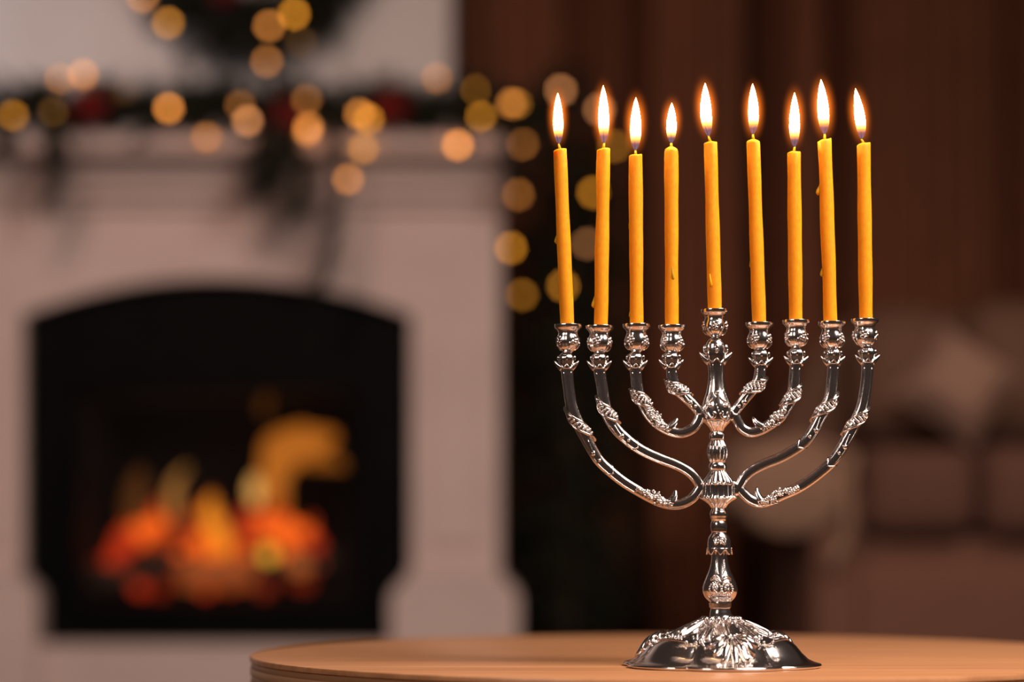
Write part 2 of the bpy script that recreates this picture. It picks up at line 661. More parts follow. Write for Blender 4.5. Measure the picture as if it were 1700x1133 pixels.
# --- stem, from the base up
stem = build('stem', lathe(smooth_prof([(1030, 18), (1020, 18), (1012, 16.2), (1009.5, 16.6)], 3) + [(1009, 18), (1001.5, 18.6), (1001, 16.5), (999.5, 18)] +
                           smooth_prof([(999, 18.5), (993, 24.5), (985, 28.2), (977, 28.8), (968, 26.6), (958, 22.4), (948, 18.2), (937, 14.8), (926, 13.3), (915, 13.0), (884, 12)], 4)), SILVER, men, sharp=50)


def front(y, dx, r, off=0.0):
    """a point on the camera side of a round stem of radius r at row y, dx pixels beside its axis"""
    d = math.sqrt(max(0.0, (r + off) ** 2 - dx * dx))
    return mp(axis(y) + dx, y, d)


def relief(mb, path, rfun, radii, off=0.9, seg=7):
    """raised line over the stem's camera side through (dx, row) points"""
    P = spline(path, 4)
    n_ = len(P)
    R = [interp([(q / (len(radii) - 1), radii[q]) for q in range(len(radii))], i / (n_ - 1)) * K for i in range(n_)]
    mb.tube([front(p.y, p.x, rfun(p.y), off) for p in P], R, seg)


# wreath relief on the baluster
BAL = [(999, 18.5), (993, 24.5), (985, 28.2), (977, 28.8), (968, 26.6), (958, 22.4), (948, 18.2), (937, 14.8), (926, 13.3)]
balr = lambda y: interp(sorted(BAL), y)
mb = MB()
for sg in (-1, 1):
    ring = [(sg * (10 + 9.5 * math.cos(a)), 978 + 10.5 * math.sin(a)) for a in [2 * PI * q / 16 for q in range(16)]]
    for dx, y in ring:
        mb.sphere(front(y, dx, balr(y), 0.6), 1.9 * K, 7, 5)
    mb.tube([front(962 - 6 * math.sin(PI * t), sg * (2 + 15 * t), balr(962 - 6 * math.sin(PI * t)), 0.8) for t in [q / 8 for q in range(9)]], [(1 + 1.6 * math.sin(PI * q / 8)) * K for q in range(9)], 7)
    relief(mb, [(sg * dx, y) for dx, y in ((6, 986), (9, 983), (12.5, 979), (13, 974), (9, 971.5), (6.5, 975), (8, 979))], balr, [1.0, 1.7, 2.0, 2.0, 1.8, 2.4])
    relief(mb, [(sg * dx, y) for dx, y in ((4, 954), (6, 946), (7, 937), (6.5, 929))], balr, [0.8, 1.9, 1.7, 0.6])
    relief(mb, [(sg * dx, y) for dx, y in ((1, 967), (5, 962), (11, 960), (17, 964))], balr, [1.6, 2.4, 2.0, 0.8])
for q in range(13):
    y = 994 + 1.3 * math.sin(q * 2.3)
    mb.sphere(front(y, -15 + 2.5 * q, balr(y), 0.4), 1.8 * K, 7, 5)
build('wreath_relief', mb, SILVER_W, stem)

# bell shaped leaf cap
mb = lathe([(885, 12), (887, 13.5), (892, 17), (898, 19), (905, 19.4), (912, 19.4), (916, 19.6)], 48)
build('leaf_cap', mb, SILVER, stem)
for j in range(8):
    a = 2 * PI * j / 8 + 0.0
    mb = MB()
    rings = []
    for u in range(6):
        t = u / 5
        w = 7.6 * (1 - 0.85 * t ** 1.6)
        y = 910 + 11.5 * t
        r = 19.6 + 1.4 * t
        c = Vector((axis(y) + r * math.sin(a), y, r * math.cos(a)))
        tn = Vector((math.cos(a), 0, -math.sin(a)))
        nn = Vector((math.sin(a), 0, math.cos(a)))
        ring = []
        for k in range(8):
            b = 2 * PI * k / 8
            p = c + tn * (w * math.cos(b)) + nn * (1.4 * math.sin(b))
            ring.append(mp(p.x, p.y, p.z))
        rings.append(ring)
    mb.rings(rings)
    build('cap_leaf', mb, SILVER, stem)
mb = MB()
for sg in (-1, 1):
    relief(mb, [(sg * dx, y) for dx, y in ((2, 892), (7, 893), (10, 898), (7.5, 904), (4, 901))], lambda y: interp([(885, 12), (892, 17), (898, 19), (905, 19.4)], y), [0.8, 1.5, 1.8, 1.6, 2.2])
mb.sphere(front(899, 0, 18.8, 0.5), 2.4 * K, 8, 6)
for q in range(5):
    mb.sphere(front(899 + 3.6 * math.sin(q * 1.256), 3.6 * math.cos(q * 1.256), 18.8, 0.4), 1.6 * K, 7, 5)
build('cap_scroll', mb, SILVER_W, stem)

# two plain rings and the neck
build('ring_collar', lathe(smooth_prof([(885, 11), (883.5, 12.6), (880, 13.2), (874, 13.9), (868.5, 13.1), (865.5, 11.5)], 4)), SILVER, stem)
build('ring_collar', lathe(smooth_prof([(865.5, 11.5), (863, 12.6), (860, 13.4), (855, 14.7), (849.5, 13.6), (846.5, 11.8), (843, 11)], 4)), SILVER, stem)

# fluted lower hub that carries the four long arms
hub = build('lower_hub', lathe([(844, 11.5), (843, 12.5, .8), (838, 16, 1), (833, 22, 1), (828.5, 30, 1), (827.5, 31, 1), (826, 30.5, 1), (825, 28.6, 1), (823, 28, 1), (815, 28, 1), (808, 28, 1), (805.5, 28.4, 1), (804.5, 30, 1), (803, 29.6, 1), (801.5, 26.5, 1), (797, 24, 1), (791, 19, 1), (786, 15.4, 1), (782.5, 13.4, .8), (781.5, 12)], 112, 14, 0.10, 0.6), SILVER, stem, sharp=40)
build('ring_collar', lathe(smooth_prof([(782.5, 11.5), (781, 13.4), (777, 14.9), (773, 14.7), (770, 13.2), (768, 11.5)], 4)), SILVER, stem)
build('fluted_bulb', lathe([(a, b, 1) for a, b in smooth_prof([(769.5, 10.5), (767.5, 12.6), (761, 15.6), (751, 17.6), (742, 16.4), (735, 13.2), (731, 10.6)], 4)], 96, 12, 0.12, 0.6), SILVER, stem, sharp=50)
build('ring_collar', lathe(smooth_prof([(731.5, 10.3), (730, 12.4), (726, 13.4), (721.5, 13.2), (719, 11.8), (716.5, 9.4)], 4)), SILVER, stem)
build('upper_cone', lathe([(717.5, 9.2), (716, 10.4, .8), (711, 13, 1), (706, 17, 1), (702, 21.2, 1), (700.5, 22.6, 1), (699.5, 22.6, 1), (698.5, 21, .5)], 96, 12, 0.10, 0.6), SILVER, stem, sharp=40)

# tall vase of the middle branch
VASE = [(700, 21.5), (697, 23.2), (690, 24.4), (680, 24.8), (672, 23.8), (662, 20.8), (652, 17.4), (640, 14.7), (630, 13.4), (620, 13.0), (606, 14.0), (597, 15.4), (590, 16.8), (582, 17.4), (576, 17.0), (570, 15.4), (565, 12), (562, 8), (560.5, 6.5), (556, 6.5)]
vase = build('vase', lathe(smooth_prof(VASE, 3)), SILVER, stem)
vr = lambda y: interp(sorted(VASE), y)
mb = MB()
for sg in (-1, 1):
    relief(mb, [(sg * dx, y) for dx, y in ((3, 659), (7, 664), (11, 667), (14.5, 671), (13, 675.5), (9.5, 674))], vr, [1.2, 2.2, 2.4, 2.4, 2.6, 3.2], 1.0, 9)
    relief(mb, [(sg * dx, y) for dx, y in ((15, 673), (17, 680), (16.5, 688), (12, 694.5), (6.5, 694), (5, 688.5), (8, 686.5))], vr, [1.2, 1.9, 2.1, 2.2, 2.4, 2.8, 3.4], 1.0, 9)
    relief(mb, [(sg * dx, y) for dx, y in ((6.5, 606), (7.5, 620), (8.5, 635), (11, 650), (16, 664), (19, 676))], vr, [0.6, 1.2, 1.2, 1.3, 1.3, 0.6], 0.3)
    relief(mb, [(sg * dx, y) for dx, y in ((4, 660), (7, 655), (10, 648))], vr, [1.8, 1.5, 0.5], 0.6)
mb.sphere(front(653, 0, vr(653), 1), 3.8 * K, 10, 7)
for q in range(4):
    mb.tube([front(672 + 5 * q, -3 + 2 * q, vr(680), 0.2), front(676 + 5 * q, -2 + 1.6 * q, vr(680), 0.2)], [1.0 * K, 0.6 * K], 6)
build('vase_scroll', mb, SILVER_W, vase)


def ear(c, a, r0, size, parent):
    """pointed leaf that curls out of a calyx at angle a; c = (x, y) of its root on the axis"""
    mb = MB()
    rings = []
    tn = Vector((math.cos(a), 0, -math.sin(a)))
    nn = Vector((math.sin(a), 0, math.cos(a)))
    for u in range(9):
        t = u / 8
        out = r0 - 0.30 * size + size * 1.30 * t
        y = c[1] + size * (0.80 - 0.45 * t - 0.55 * t * t)
        hv = size * (0.60 * (1 - t) ** 0.75 + 0.06)
        w = size * (0.60 * (1 - t) ** 0.7 + 0.04)
        ring = []
        for k in range(10):
            b = 2 * PI * k / 10
            sb = math.sin(b)
            p = Vector((c[0], y, 0)) + nn * (out + 0.5 * hv * sb) + tn * (w * math.cos(b)) + Vector((0, hv * sb * (1.0 if sb > 0 else 0.55), 0))
            ring.append(mp(p.x, p.y, p.z))
        rings.append(ring)
    mb.rings(rings)
    return build('calyx_leaf', mb, SILVER, parent)


def zigzag(cx, y, r, amp, n, phase, parent):
    mb = MB()
    pts = []
    for q in range(2 * n * 3 + 1):
        t = q / 3
        a = phase + PI * t / n
        f = abs((t % 2) - 1)
        rr = r + 0.6
        pts.append(mp(cx + rr * math.sin(a), y - amp * f, rr * math.cos(a)))
    mb.tube(pts, 1.2 * K, 6, caps=False)
    return build('zigzag_collar', mb, SILVER, parent)


def calyx(cx, y, parent, s=1.0, tilt=0.0, phase=0.0):
    """dome with ribs, four curled leaves and a zigzag collar; y = row of the leaf roots"""
    prof = [(y + 13 * s, 10.6 * s), (y + 7 * s, 11.2 * s), (y + 2 * s, 12.6 * s), (y - 2 * s, 13.7 * s), (y - 6 * s, 13.6 * s), (y - 10 * s, 11.8 * s), (y - 13 * s, 8.4 * s), (y - 14.6 * s, 6.6 * s), (y - 19 * s, 6.4 * s)]
    d = build('calyx', lathe([(a, b, 1 if i > 2 else 0) for i, (a, b) in enumerate(smooth_prof(prof, 3))], 64, 8, 0.07, 0.6, cx), SILVER, parent)
    for k in range(3):
        ear((cx, y + 1 * s), phase + PI / 2 + k * PI / 2, 10.0 * s, 11.0 * s, d)
    mb = MB()
    for k in range(4):
        a = phase + k * PI / 2
        mb.sphere(mp(cx + 13.2 * s * math.sin(a), y - 5 * s, 13.2 * s * math.cos(a)), 3.3 * s * K, 10, 7, 0.8, 0.5, 1.3)
    build('calyx_boss', mb, SILVER, d)
    zigzag(cx, y + 13 * s, 11.2 * s, 7 * s, 6, phase, d)
    return d


# leaves of the middle vase
for k in range(3):
    ear((axis(584), 587), PI / 2 + k * PI / 2, 14.0, 14.0, vase)
mb = MB()
for k in range(4):
    a = k * PI / 2
    mb.sphere(mp(axis(579) + 16.6 * math.sin(a), 580, 16.6 * math.cos(a)), 5.6 * K, 12, 8, 0.85, 0.45, 1.4)
    mb.sphere(mp(axis(579) + 18.6 * math.sin(a), 582, 18.6 * math.cos(a)), 2.6 * K, 10, 7)
build('calyx_boss', mb, SILVER, vase)
zigzag(axis(600), 603, 14.4, 7, 6, 0.0, vase)

# --- candle cups
CUP = [(23.0, 0), (23.4, 1.4), (23.0, 4.6), (21.4, 6.6), (18.6, 9.2), (16.8, 12.6), (16.6, 15.5), (18.0, 19.5), (19.8, 25), (19.9, 30), (18.2, 35.5), (14.6, 40.5), (10, 44), (7.2, 46), (6.2, 47.5)]
INNER = [(20.6, 0), (19.8, 1.2), (15.5, 5), (13.8, 9), (13.6, 23), (0.2, 23)]


def candle_cup(cx, rim, ph):
    seg = 64
    rings = []
    for r, dy in reversed(CUP):
        w = 1.0 if 10 < dy < 44 else 0.35
        ring = []
        for j in range(seg):
            a = 2 * PI * j / seg
            rr = r * (1 - 0.065 * w * (1 - abs(math.cos(3 * (a - ph))) ** 0.6))
            ring.append(mp(cx + rr * math.sin(a), rim + dy, rr * math.cos(a)))
        rings.append(ring)
    for r, dy in INNER:
        rings.append([mp(cx + r * math.sin(2 * PI * j / seg), rim + dy, r * math.cos(2 * PI * j / seg)) for j in range(seg)])
    cup = build('candle_cup', MB().rings(rings), SILVER, men, sharp=50)
    for k in range(4):
        a = ph + 0.5 + k * PI / 2
        mb = MB()
        nn = Vector((math.sin(a), 0, math.cos(a)))
        tn = Vector((math.cos(a), 0, -math.sin(a)))
        c = Vector((cx, rim + 27, 0)) + nn * 19.4
        for q in range(5):
            b = q * 2 * PI / 5
            p = c + tn * (4.6 * math.cos(b)) + Vector((0, 4.8 * math.sin(b), 0)) - nn * 0.6
            mb.sphere(mp(p.x, p.y, p.z), 3.5 * K, 10, 7, 1.0, 0.62, 1.0, Matrix.Rotation(a, 3, 'Z'))
        p = c + nn * 1.2
        mb.sphere(mp(p.x, p.y, p.z), 1.9 * K, 8, 6)
        build('rosette', mb, SILVER_W, cup)
    mb = MB()
    for k in range(6):                # lower sepals between the petals
        a = ph + k * PI / 3
        pts = []
        for u in range(6):
            t = u / 5
            dy = 43 - 13 * t
            r = interp([(dy2, r2) for r2, dy2 in CUP], dy) + 0.5
            pts.append(mp(cx + r * math.sin(a), rim + dy, r * math.cos(a)))
        mb.tube(pts, [1.0 * K, 1.6 * K, 2.0 * K, 2.0 * K, 1.6 * K, 0.6 * K], 7)
    build('sepals', mb, SILVER, cup)
    return cup


CUPS = [(943.2, 539.0, 0.1), (995.5, 541.0, 0.75), (1057.0, 538.5, 0.45), (1116.0, 540.5, 0.25), (1187.0, 514.0, -0.55), (1261.0, 536.0, 0.55), (1322.0, 532.0, 0.0), (1381.3, 534.5, 0.35), (1435.8, 530.0, 0.9)]
for c in CUPS:
    candle_cup(*c)

# --- eight arms
ARMS = [
    # points from the cup down to the stem, leaf wrap fractions, bead fraction, grapes (fraction) or None, side (-1 left, 1 right)
    dict(p=[(941, 610), (942, 624), (944.8, 648), (949.5, 676), (960, 703), (973, 728), (983, 746), (995, 765), (1015, 784), (1036.5, 801), (1061, 816), (1079, 826), (1097, 834), (1114, 838), (1131, 837), (1146, 830), (1156, 820), (1163, 809), (1170, 804)], s=-1, wrap=(676, 732), knob=751, bead=762, grape=(1086, 829), cal=(940.5, 600)),
    dict(p=[(995.3, 612), (996.6, 624), (999.8, 642), (1002.5, 662), (1007, 683), (1015, 701), (1027, 717), (1040, 729), (1051, 738), (1070, 750), (1096.5, 762), (1123, 772), (1143, 783), (1155, 795), (1162, 806), (1170, 815)], s=-1, wrap=(656, 704), knob=723, bead=731, grape=None, cal=(995.0, 600)),
    dict(p=[(1055.2, 610), (1056, 624), (1058, 642), (1061, 655), (1067, 668), (1075, 684), (1085, 697), (1099, 708.5), (1115, 716.5), (1132, 719), (1148, 713), (1158, 702), (1163, 690), (1171, 682)], s=-1, wrap=(646, 682), knob=None, bead=None, grape=(1086, 696), cal=(1054.8, 599)),
    dict(p=[(1115, 608), (1116, 622), (1117.5, 633), (1122, 644), (1134, 656), (1147, 668), (1157, 679), (1165, 689), (1172, 694)], s=-1, wrap=(630, 661), knob=668, bead=675, grape=None, cal=(1114.4, 598)),
    dict(p=[(1263, 604), (1262, 618), (1260, 631), (1254, 641), (1244.5, 653), (1234.5, 665), (1225, 677), (1217, 688), (1210, 694)], s=1, wrap=(626, 658), knob=666, bead=674, grape=None, cal=(1263, 594)),
    dict(p=[(1321, 602), (1320, 618), (1318.5, 638), (1317, 652), (1312, 667), (1303.5, 681), (1295, 693), (1280, 704), (1263, 714), (1246, 718), (1232, 711), (1224, 698), (1219, 688), (1211, 682)], s=1, wrap=(640, 676), knob=None, bead=None, grape=(1291, 694), cal=(1321.8, 592)),
    dict(p=[(1383.5, 602), (1383.2, 616), (1381.3, 636), (1379.5, 654), (1375, 669), (1367, 684), (1359, 699), (1349.5, 717), (1336, 734), (1317, 748), (1294, 761), (1269, 771), (1248, 782), (1235.5, 793), (1228, 806), (1222, 816), (1213, 815)], s=1, wrap=(650, 700), knob=711, bead=723, grape=None, cal=(1383, 592)),
    dict(p=[(1440, 600), (1439.6, 618), (1437.6, 640), (1434.2, 663), (1430, 680), (1422.5, 697), (1413.5, 716), (1404, 733), (1394, 750), (1379, 769), (1361, 785), (1340, 801), (1320, 813), (1298, 822.5), (1279.5, 831), (1261, 835), (1246, 830), (1235, 820.5), (1226, 811), (1214, 805)], s=1, wrap=(672, 722), knob=740, bead=753, grape=(1290, 826), cal=(1440, 590)),
]


def make_arm(A):
    pl = spline(A['p'], 6)
    n = len(pl)
    tot = [0.0]
    for a, b in zip(pl, pl[1:]):
        tot.append(tot[-1] + (b - a).length)
    total = tot[-1]
    seg = 20

    def frame(i):
        t = (pl[min(i + 1, n - 1)] - pl[max(i - 1, 0)]).normalized()
        return pl[i], t, Vector((-t.y, t.x))

    def radius(s):
        f = s / total
        return interp([(0, 10.6), (0.08, 9.8), (0.25, 10.4), (0.45, 9.6), (0.7, 9.0), (0.9, 8.8), (1, 8.2)], f)
    rings = []
    for i in range(n):
        c, t, nn = frame(i)
        r = radius(tot[i])
        ring = []
        for j in range(seg):
            a = 2 * PI * j / seg
            ca, sa = math.cos(a), math.sin(a)
            e = 0.72                  # softened octagon
            k = (abs(ca) ** (2 / e) + abs(sa) ** (2 / e)) ** (-e / 2) * 0.97
            p = c + nn * (r * k * ca)
            ring.append(mp(p.x, p.y, r * 0.95 * k * sa))
        rings.append(ring)
    arm = build('arm', MB().rings(rings), SILVER, men)

    def idx(key, val):
        return min(range(n), key=lambda i: abs(pl[i][key] - val) + (0 if key else 0.0))

    def idx2(x, y):
        return min(range(n), key=lambda i: (pl[i].x - x) ** 2 + (pl[i].y - y) ** 2)

    def row(y):
        """first point of the arm, from the cup down, at photo row y"""
        for i in range(n):
            if pl[i].y >= y:
                return i
        return n - 1

    def on(i, phi, off):
        """point on the arm's skin; phi 0 = in-plane normal, 90 = towards the camera"""
        i = max(0.0, min(n - 1.001, i))
        k = int(i)
        q = i - k
        c0_, t0_, n0_ = frame(k)
        c1_, t1_, n1_ = frame(k + 1)
        c, t, nn = c0_.lerp(c1_, q), t0_.lerp(t1_, q).normalized(), n0_.lerp(n1_, q).normalized()
        r = radius(tot[k] + (tot[k + 1] - tot[k]) * q) + off
        p = c + nn * (r * math.cos(phi))
        return Vector((p.x, p.y, r * 0.95 * math.sin(phi))), t

    # groove lines along the front of the arm
    mb = MB()
    for q in (0.30, 0.70):
        mb.tube([mp(*on(i, PI * q, 0.15)[0]) for i in range(4, n - 6)], 0.75 * K, 6)
    build('edge_line', mb, SILVER, arm)

    # spiral leaf wrap
    y0, y1 = A['wrap']
    i0, i1 = row(y0), row(y1)
    s = A['s']
    outer = 0.0 if s > 0 else PI      # which side is the outer side of the arm
    _, tt, n0 = frame((i0 + i1) // 2)
    if n0.x * s < 0:
        outer = PI - outer if False else outer
    phi0, phi1 = (PI + 0.55, -0.55) if n0.x * s * 1.0 < 0 else (-0.55, PI + 0.55)
    # starts on the outer side at the top, ends on the inner side below
    M = 22
    rings, lip0, lip1, mid = [], [], [], []
    for u in range(M + 1):
        t = u / M
        fi = i0 + (i1 - i0) * t
        phi = phi0 + (phi1 - phi0) * t
        w = 13.0 * math.sin(PI * (0.06 + 0.88 * t)) ** 0.55
        c0, tg = on(fi, phi, 1.6)
        c2d = pl[int(fi)].lerp(pl[min(n - 1, int(fi) + 1)], fi - int(fi))
        T = Vector((tg.x, tg.y, 0))
        R = (c0 - Vector((c2d.x, c2d.y, 0))).normalized()
        ring = []
        for k in range(12):
            b = 2 * PI * k / 12
            p = c0 + T * (w * math.cos(b)) + R * (2.8 * math.sin(b) * (0.65 + 0.35 * abs(math.cos(b))))
            ring.append(mp(*p))
        rings.append(ring)
        lip0.append(mp(*(c0 + T * w * 0.93 + R * 1.6)))
        lip1.append(mp(*(c0 - T * w * 0.93 + R * 1.6)))
        mid.append((c0, T, R, w))
    leaf = build('spiral_leaf', MB().rings(rings), SILVER, arm)
    mb = MB()
    rr = [(0.25 + 1.75 * math.sin(PI * u / M)) * K for u in range(M + 1)]
    mb.tube(lip0, rr, 7)
    mb.tube(lip1, rr, 7)
    build('leaf_lip', mb, SILVER, leaf)
    mb = MB()
    for u in range(6, M - 4):
        c0, T, R, w = mid[u]
        for q in ((-0.42, 0.12) if u % 2 else (-0.14, 0.40)):
            p = c0 + T * (w * q + random.uniform(-.6, .6)) + R * 2.2
            mb.sphere(mp(*p), random.uniform(2.0, 2.7) * K, 8, 6)
    o = build('leaf_berries', mb, SILVER_W, leaf)
    o['kind'] = 'stuff'

    # scroll knob, bead and chevron under the wrap
    if A['knob']:
        i = row(A['knob'])
        p, _ = on(i, PI / 2 + s * 0.25, 0.6)
        mb = MB().sphere(mp(*p), 4.6 * K, 12, 8)
        pts = [mp(*on(max(0, i - q), PI / 2 + s * 0.25 - s * 0.05 * q, 1.2)[0]) for q in range(0, 8)]
        mb.tube(pts, [(2.2 - 0.22 * q) * K for q in range(8)], 7)
        build('scroll_knob', mb, SILVER, arm)
        i = row(A['bead'])
        p, _ = on(i, PI / 2, 0.4)
        build('bead', MB().sphere(mp(*p), 3.0 * K, 12, 8), SILVER, arm)
        mb = MB()
        j = min(n - 8, i + 4)
        mb.tube([mp(*on(min(n - 1, j + 3 * (1 - abs(2 * q / 8 - 1))), PI * (0.05 + 0.9 * q / 8), 0.1)[0]) for q in range(9)], 1.3 * K, 7)
        build('chevron_band', mb, SILVER, arm)
    if A['grape']:
        gx, gy = A['grape']
        ic = idx2(gx, gy)
        rnd = random.Random(int(gx))
        mb = MB()
        _, _, ncen = frame(ic)
        up = 1 if ncen.y < 0 else -1          # which way along nn is upwards
        for q in range(85):
            ii = max(4, min(n - 5, ic + rnd.randint(-9, 9)))
            span = 1 - abs(ii - ic) / 12.0
            phi = PI / 2 + rnd.uniform(-0.4, 1.25) * -up * span
            p, _ = on(ii, phi, rnd.uniform(0.0, 6.0) * span)
            mb.sphere(mp(*p), rnd.uniform(2.4, 3.3) * K, 8, 6)
        o = build('grape_cluster', mb, SILVER_W, arm)
        o['kind'] = 'stuff'
        # horn of the leaf beside the grapes, on the side of the loop
        ih = min(n - 6, ic + 10)
        c, t, nn = frame(ih)
        nu = nn * up
        pts = []
        rad = []
        for u in range(9):
            q = u / 8
            p = c + nu * (2 + 24 * q) - t * (1.5 - 5 * math.sin(q * 2.4)) + t * 3.0 * q
            pts.append(mp(p.x, p.y, 3.0 * (1 - q)))
            rad.append((7.6 * (1 - q) ** 0.55 + 0.3) * K)
        build('leaf_horn', MB().tube(pts, rad, 10), SILVER, arm)
        mb = MB()
        for q in range(5):
            i = min(n - 6, ic + 2 + 2 * q)
            p, tg = on(i, PI / 2 + up * (0.75 - 0.12 * q), 0.4)
            mb.sphere(mp(*p), (3.4 - 0.25 * q) * K, 8, 6, 1.2, 0.6, 0.8)
        build('vine_leaf', mb, SILVER_W, arm)
    calyx(A['cal'][0], A['cal'][1], arm)
    return arm


for A in ARMS:
    make_arm(A)

# ------------------------------------------------------------------ nine lit candles
CANDLES = [
    # top x, top y, x at rim, rim y, flame base, widest, tip, half width of flame, shape of the top, drips [(x, y, scale)], label
    ((929.5, 246), (941.7, 539), (927.6, 238), (926.6, 205), (926, 154.6), 8.2, 4, [(923.5, 400, 1.0)], 'orange lit candle leaning left in the far left cup of the menorah'),
    ((1002, 245), (997.6, 541), (1002.7, 237), (1002.3, 205), (1001.5, 142), 8.8, 3, [(985.6, 506, 1.15)], 'orange lit candle with a low wax drip, second from the left end of the menorah'),
    ((1055, 255), (1057, 538.5), (1055, 249), (1055.3, 215), (1055.7, 162), 9.0, 2, [(1045.8, 378, 0.7), (1046, 524, 0.6)], 'orange lit candle whose top sits lowest, third from the left end'),
    ((1114.4, 248), (1115.3, 540.5), (1114.4, 237), (1114.8, 208), (1115.3, 171), 8.2, 6, [], 'orange lit candle with a molten domed top and the shortest flame'),
    ((1179.5, 234), (1186.6, 514), (1176.2, 225), (1172.3, 192), (1170.6, 138), 9.2, 2, [], 'orange lit helper candle in the raised middle cup of the menorah'),
    ((1250.4, 234), (1260.3, 536), (1250, 222), (1251, 196), (1249.4, 139), 8.6, 7, [(1246.5, 441, 0.8)], 'orange lit candle with a cone shaped top just right of the middle one'),
    ((1318, 250), (1321, 532), (1319, 243), (1319, 207), (1319, 154), 8.6, 1, [], 'straight orange lit candle with a flat top, third from the right end'),
    ((1369, 230), (1378.8, 534.5), (1369, 222), (1367.2, 192), (1363, 132), 9.4, 5, [(1358.2, 319, 1.1), (1364.2, 455, 0.9)], 'tallest orange lit candle with two wax drips on its left side'),
    ((1433.8, 236), (1437.5, 530), (1430.6, 230), (1428.6, 203), (1420.3, 147), 8.6, 4, [], 'orange lit candle with a flame bent left, in the far right cup'),
]
FLP = [(0, .20), (.04, .45), (.10, .70), (.18, .88), (.27, .98), (.36, 1.0), (.48, .98), (.60, .89), (.72, .72), (.83, .51), (.91, .31), (.96, .16), (1, .03)]
HALO_GLOW_ME = None
for ci, (top, bot, fb, fm, ft, fw, rough_top, drips, lab) in enumerate(CANDLES):
    rim = bot[1]
    ax = lambda y: bot[0] + (top[0] - bot[0]) * (rim - y) / (rim - top[1])
    yb = rim + 22.6
    can = thing('candle', lab, 'candle', mp(ax(yb), yb), 'orange candles burning in the menorah')
    seg = 28
    rings = []
    rnd = random.Random(ci + 3)
    ph = rnd.uniform(0, 6)
    ys = [yb, yb - 2] + [rim - (rim - top[1] - 6) * q / 14 for q in range(0, 15)]
    for q, y in enumerate(ys):
        ring = []
        for j in range(seg):
            a = 2 * PI * j / seg
            r = 11.4 if q else 10.6
            r += 0.35 * math.sin(y * 0.021 + ph + 2 * a) + 0.25 * math.sin(y * 0.06 + ph * 2)
            if ci in (1, 7):          # these two have run a little down their left side
                r += 0.7 * max(0, -math.sin(a)) * math.sin(y * 0.045 + ph)
            ring.append(mp(ax(y) + r * math.sin(a), y, r * math.cos(a)))
        rings.append(ring)
    # melted top
    cone = {6: 7.0, 7: 5.5}.get(rough_top, 1.5)
    for q, (f, hh) in enumerate(((1.0, 0.0), (0.93, 0.45), (0.72, 0.75), (0.42, 1.0), (0.22, 1.2))):
        ring = []
        for j in range(seg):
            a = 2 * PI * j / seg
            y = top[1] + 3.5 - cone * hh
            if rough_top not in (6, 7):
                y -= (0.55 * rough_top * math.sin(a) + 0.5 * math.sin(3 * a + ph)) * (1.0 if q < 2 else 0.4 if q == 2 else 0.0)
                if q == 0:
                    y += 0.6
            ring.append(mp(ax(top[1]) + 11.2 * f * math.sin(a), y, 11.2 * f * math.cos(a)))
        rings.append(ring)
    yt = top[1] + 3.5 - cone * 1.2
    for f, hh in ((2.6, 0.0), (2.0, 0.45), (1.6, 1.0)):
        y = yt + (fb[1] + 1 - yt) * hh
        cx_ = ax(top[1]) + (fb[0] - ax(top[1])) * hh
        rings.append([mp(cx_ + f * math.sin(2 * PI * j / seg), y, f * math.cos(2 * PI * j / seg)) for j in range(seg)])
    wax = build('wax_body', MB().rings(rings), WAX, can)
    for dx, dy, ds in drips:
        side = -1 if dx < ax(dy) else 1
        e = ax(dy) + side * 10.5
        pts = [mp(e, dy - 13 * ds), mp(e + side * 0.8, dy - 8 * ds), mp(dx - side * 0.6 * ds + side * 0.5, dy - 2 * ds), mp(dx, dy + 1.5 * ds), mp(dx + side * 0.0, dy + 5 * ds)]
        build('wax_drip', MB().tube(pts, [0.6 * K, 1.6 * ds * K, 2.9 * ds * K, 3.5 * ds * K, 0.9 * ds * K], 10), WAX, wax)
    if ci in (3, 4):                  # run of wax on the front
        xx, yy = ((1117, 458), (1179.5, 470))[ci - 3]
        pts = [mp(xx - 2, yy - 14, 10.8), mp(xx - 1, yy - 4, 11.2), mp(xx, yy + 4, 11.2), mp(xx, yy + 8, 10.6)]
        build('wax_drip', MB().tube(pts, [0.7 * K, 1.6 * K, 2.6 * K, 0.8 * K], 8), WAX, wax)
    # wick, rising into the flame and bent a little
    lean = (-3.5, -1, -1, -0.5, -5, 4, 1, 1.5, -1.5)[ci]
    pts = [mp(ax(top[1]), top[1]), mp(fb[0], fb[1]), mp(fb[0] + lean * 0.4, fb[1] - 8), mp(fb[0] + lean, fb[1] - (20 if ci == 1 else 15))]
    build('wick', MB().tube(pts, [1.6 * K, 1.6 * K, 1.6 * K, 1.1 * K], 8), WICK, can)
    # flame
    axis_pts = spline([fb, fm, ft], 12)
    cum = [0]
    for a, b in zip(axis_pts, axis_pts[1:]):
        cum.append(cum[-1] + (b - a).length)
    rings = []
    for q in range(len(axis_pts)):
        f = cum[q] / cum[-1]
        r = fw * interp(FLP, f)
        rings.append([mp(axis_pts[q].x + r * math.sin(2 * PI * j / 24), axis_pts[q].y, r * math.cos(2 * PI * j / 24)) for j in range(24)])
    flame = build('flame', MB().rings(rings), FLAME, can)
    # added emissive volume standing in for the halo of light round the flame
    if HALO_GLOW_ME is None:
        HALO_GLOW_ME = bpy.data.meshes.new('flame_halo_glow')
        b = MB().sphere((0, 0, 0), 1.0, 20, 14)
        HALO_GLOW_ME.from_pydata([tuple(v) for v in b.v], [], b.f)
        HALO_GLOW_ME.shade_smooth()
    halo_obj = link('flame_halo_glow', HALO_GLOW_ME, HALO_GLOW, can)
    cen = mp((fm[0] * 0.7 + ft[0] * 0.3), fm[1] * 0.78 + ft[1] * 0.22)
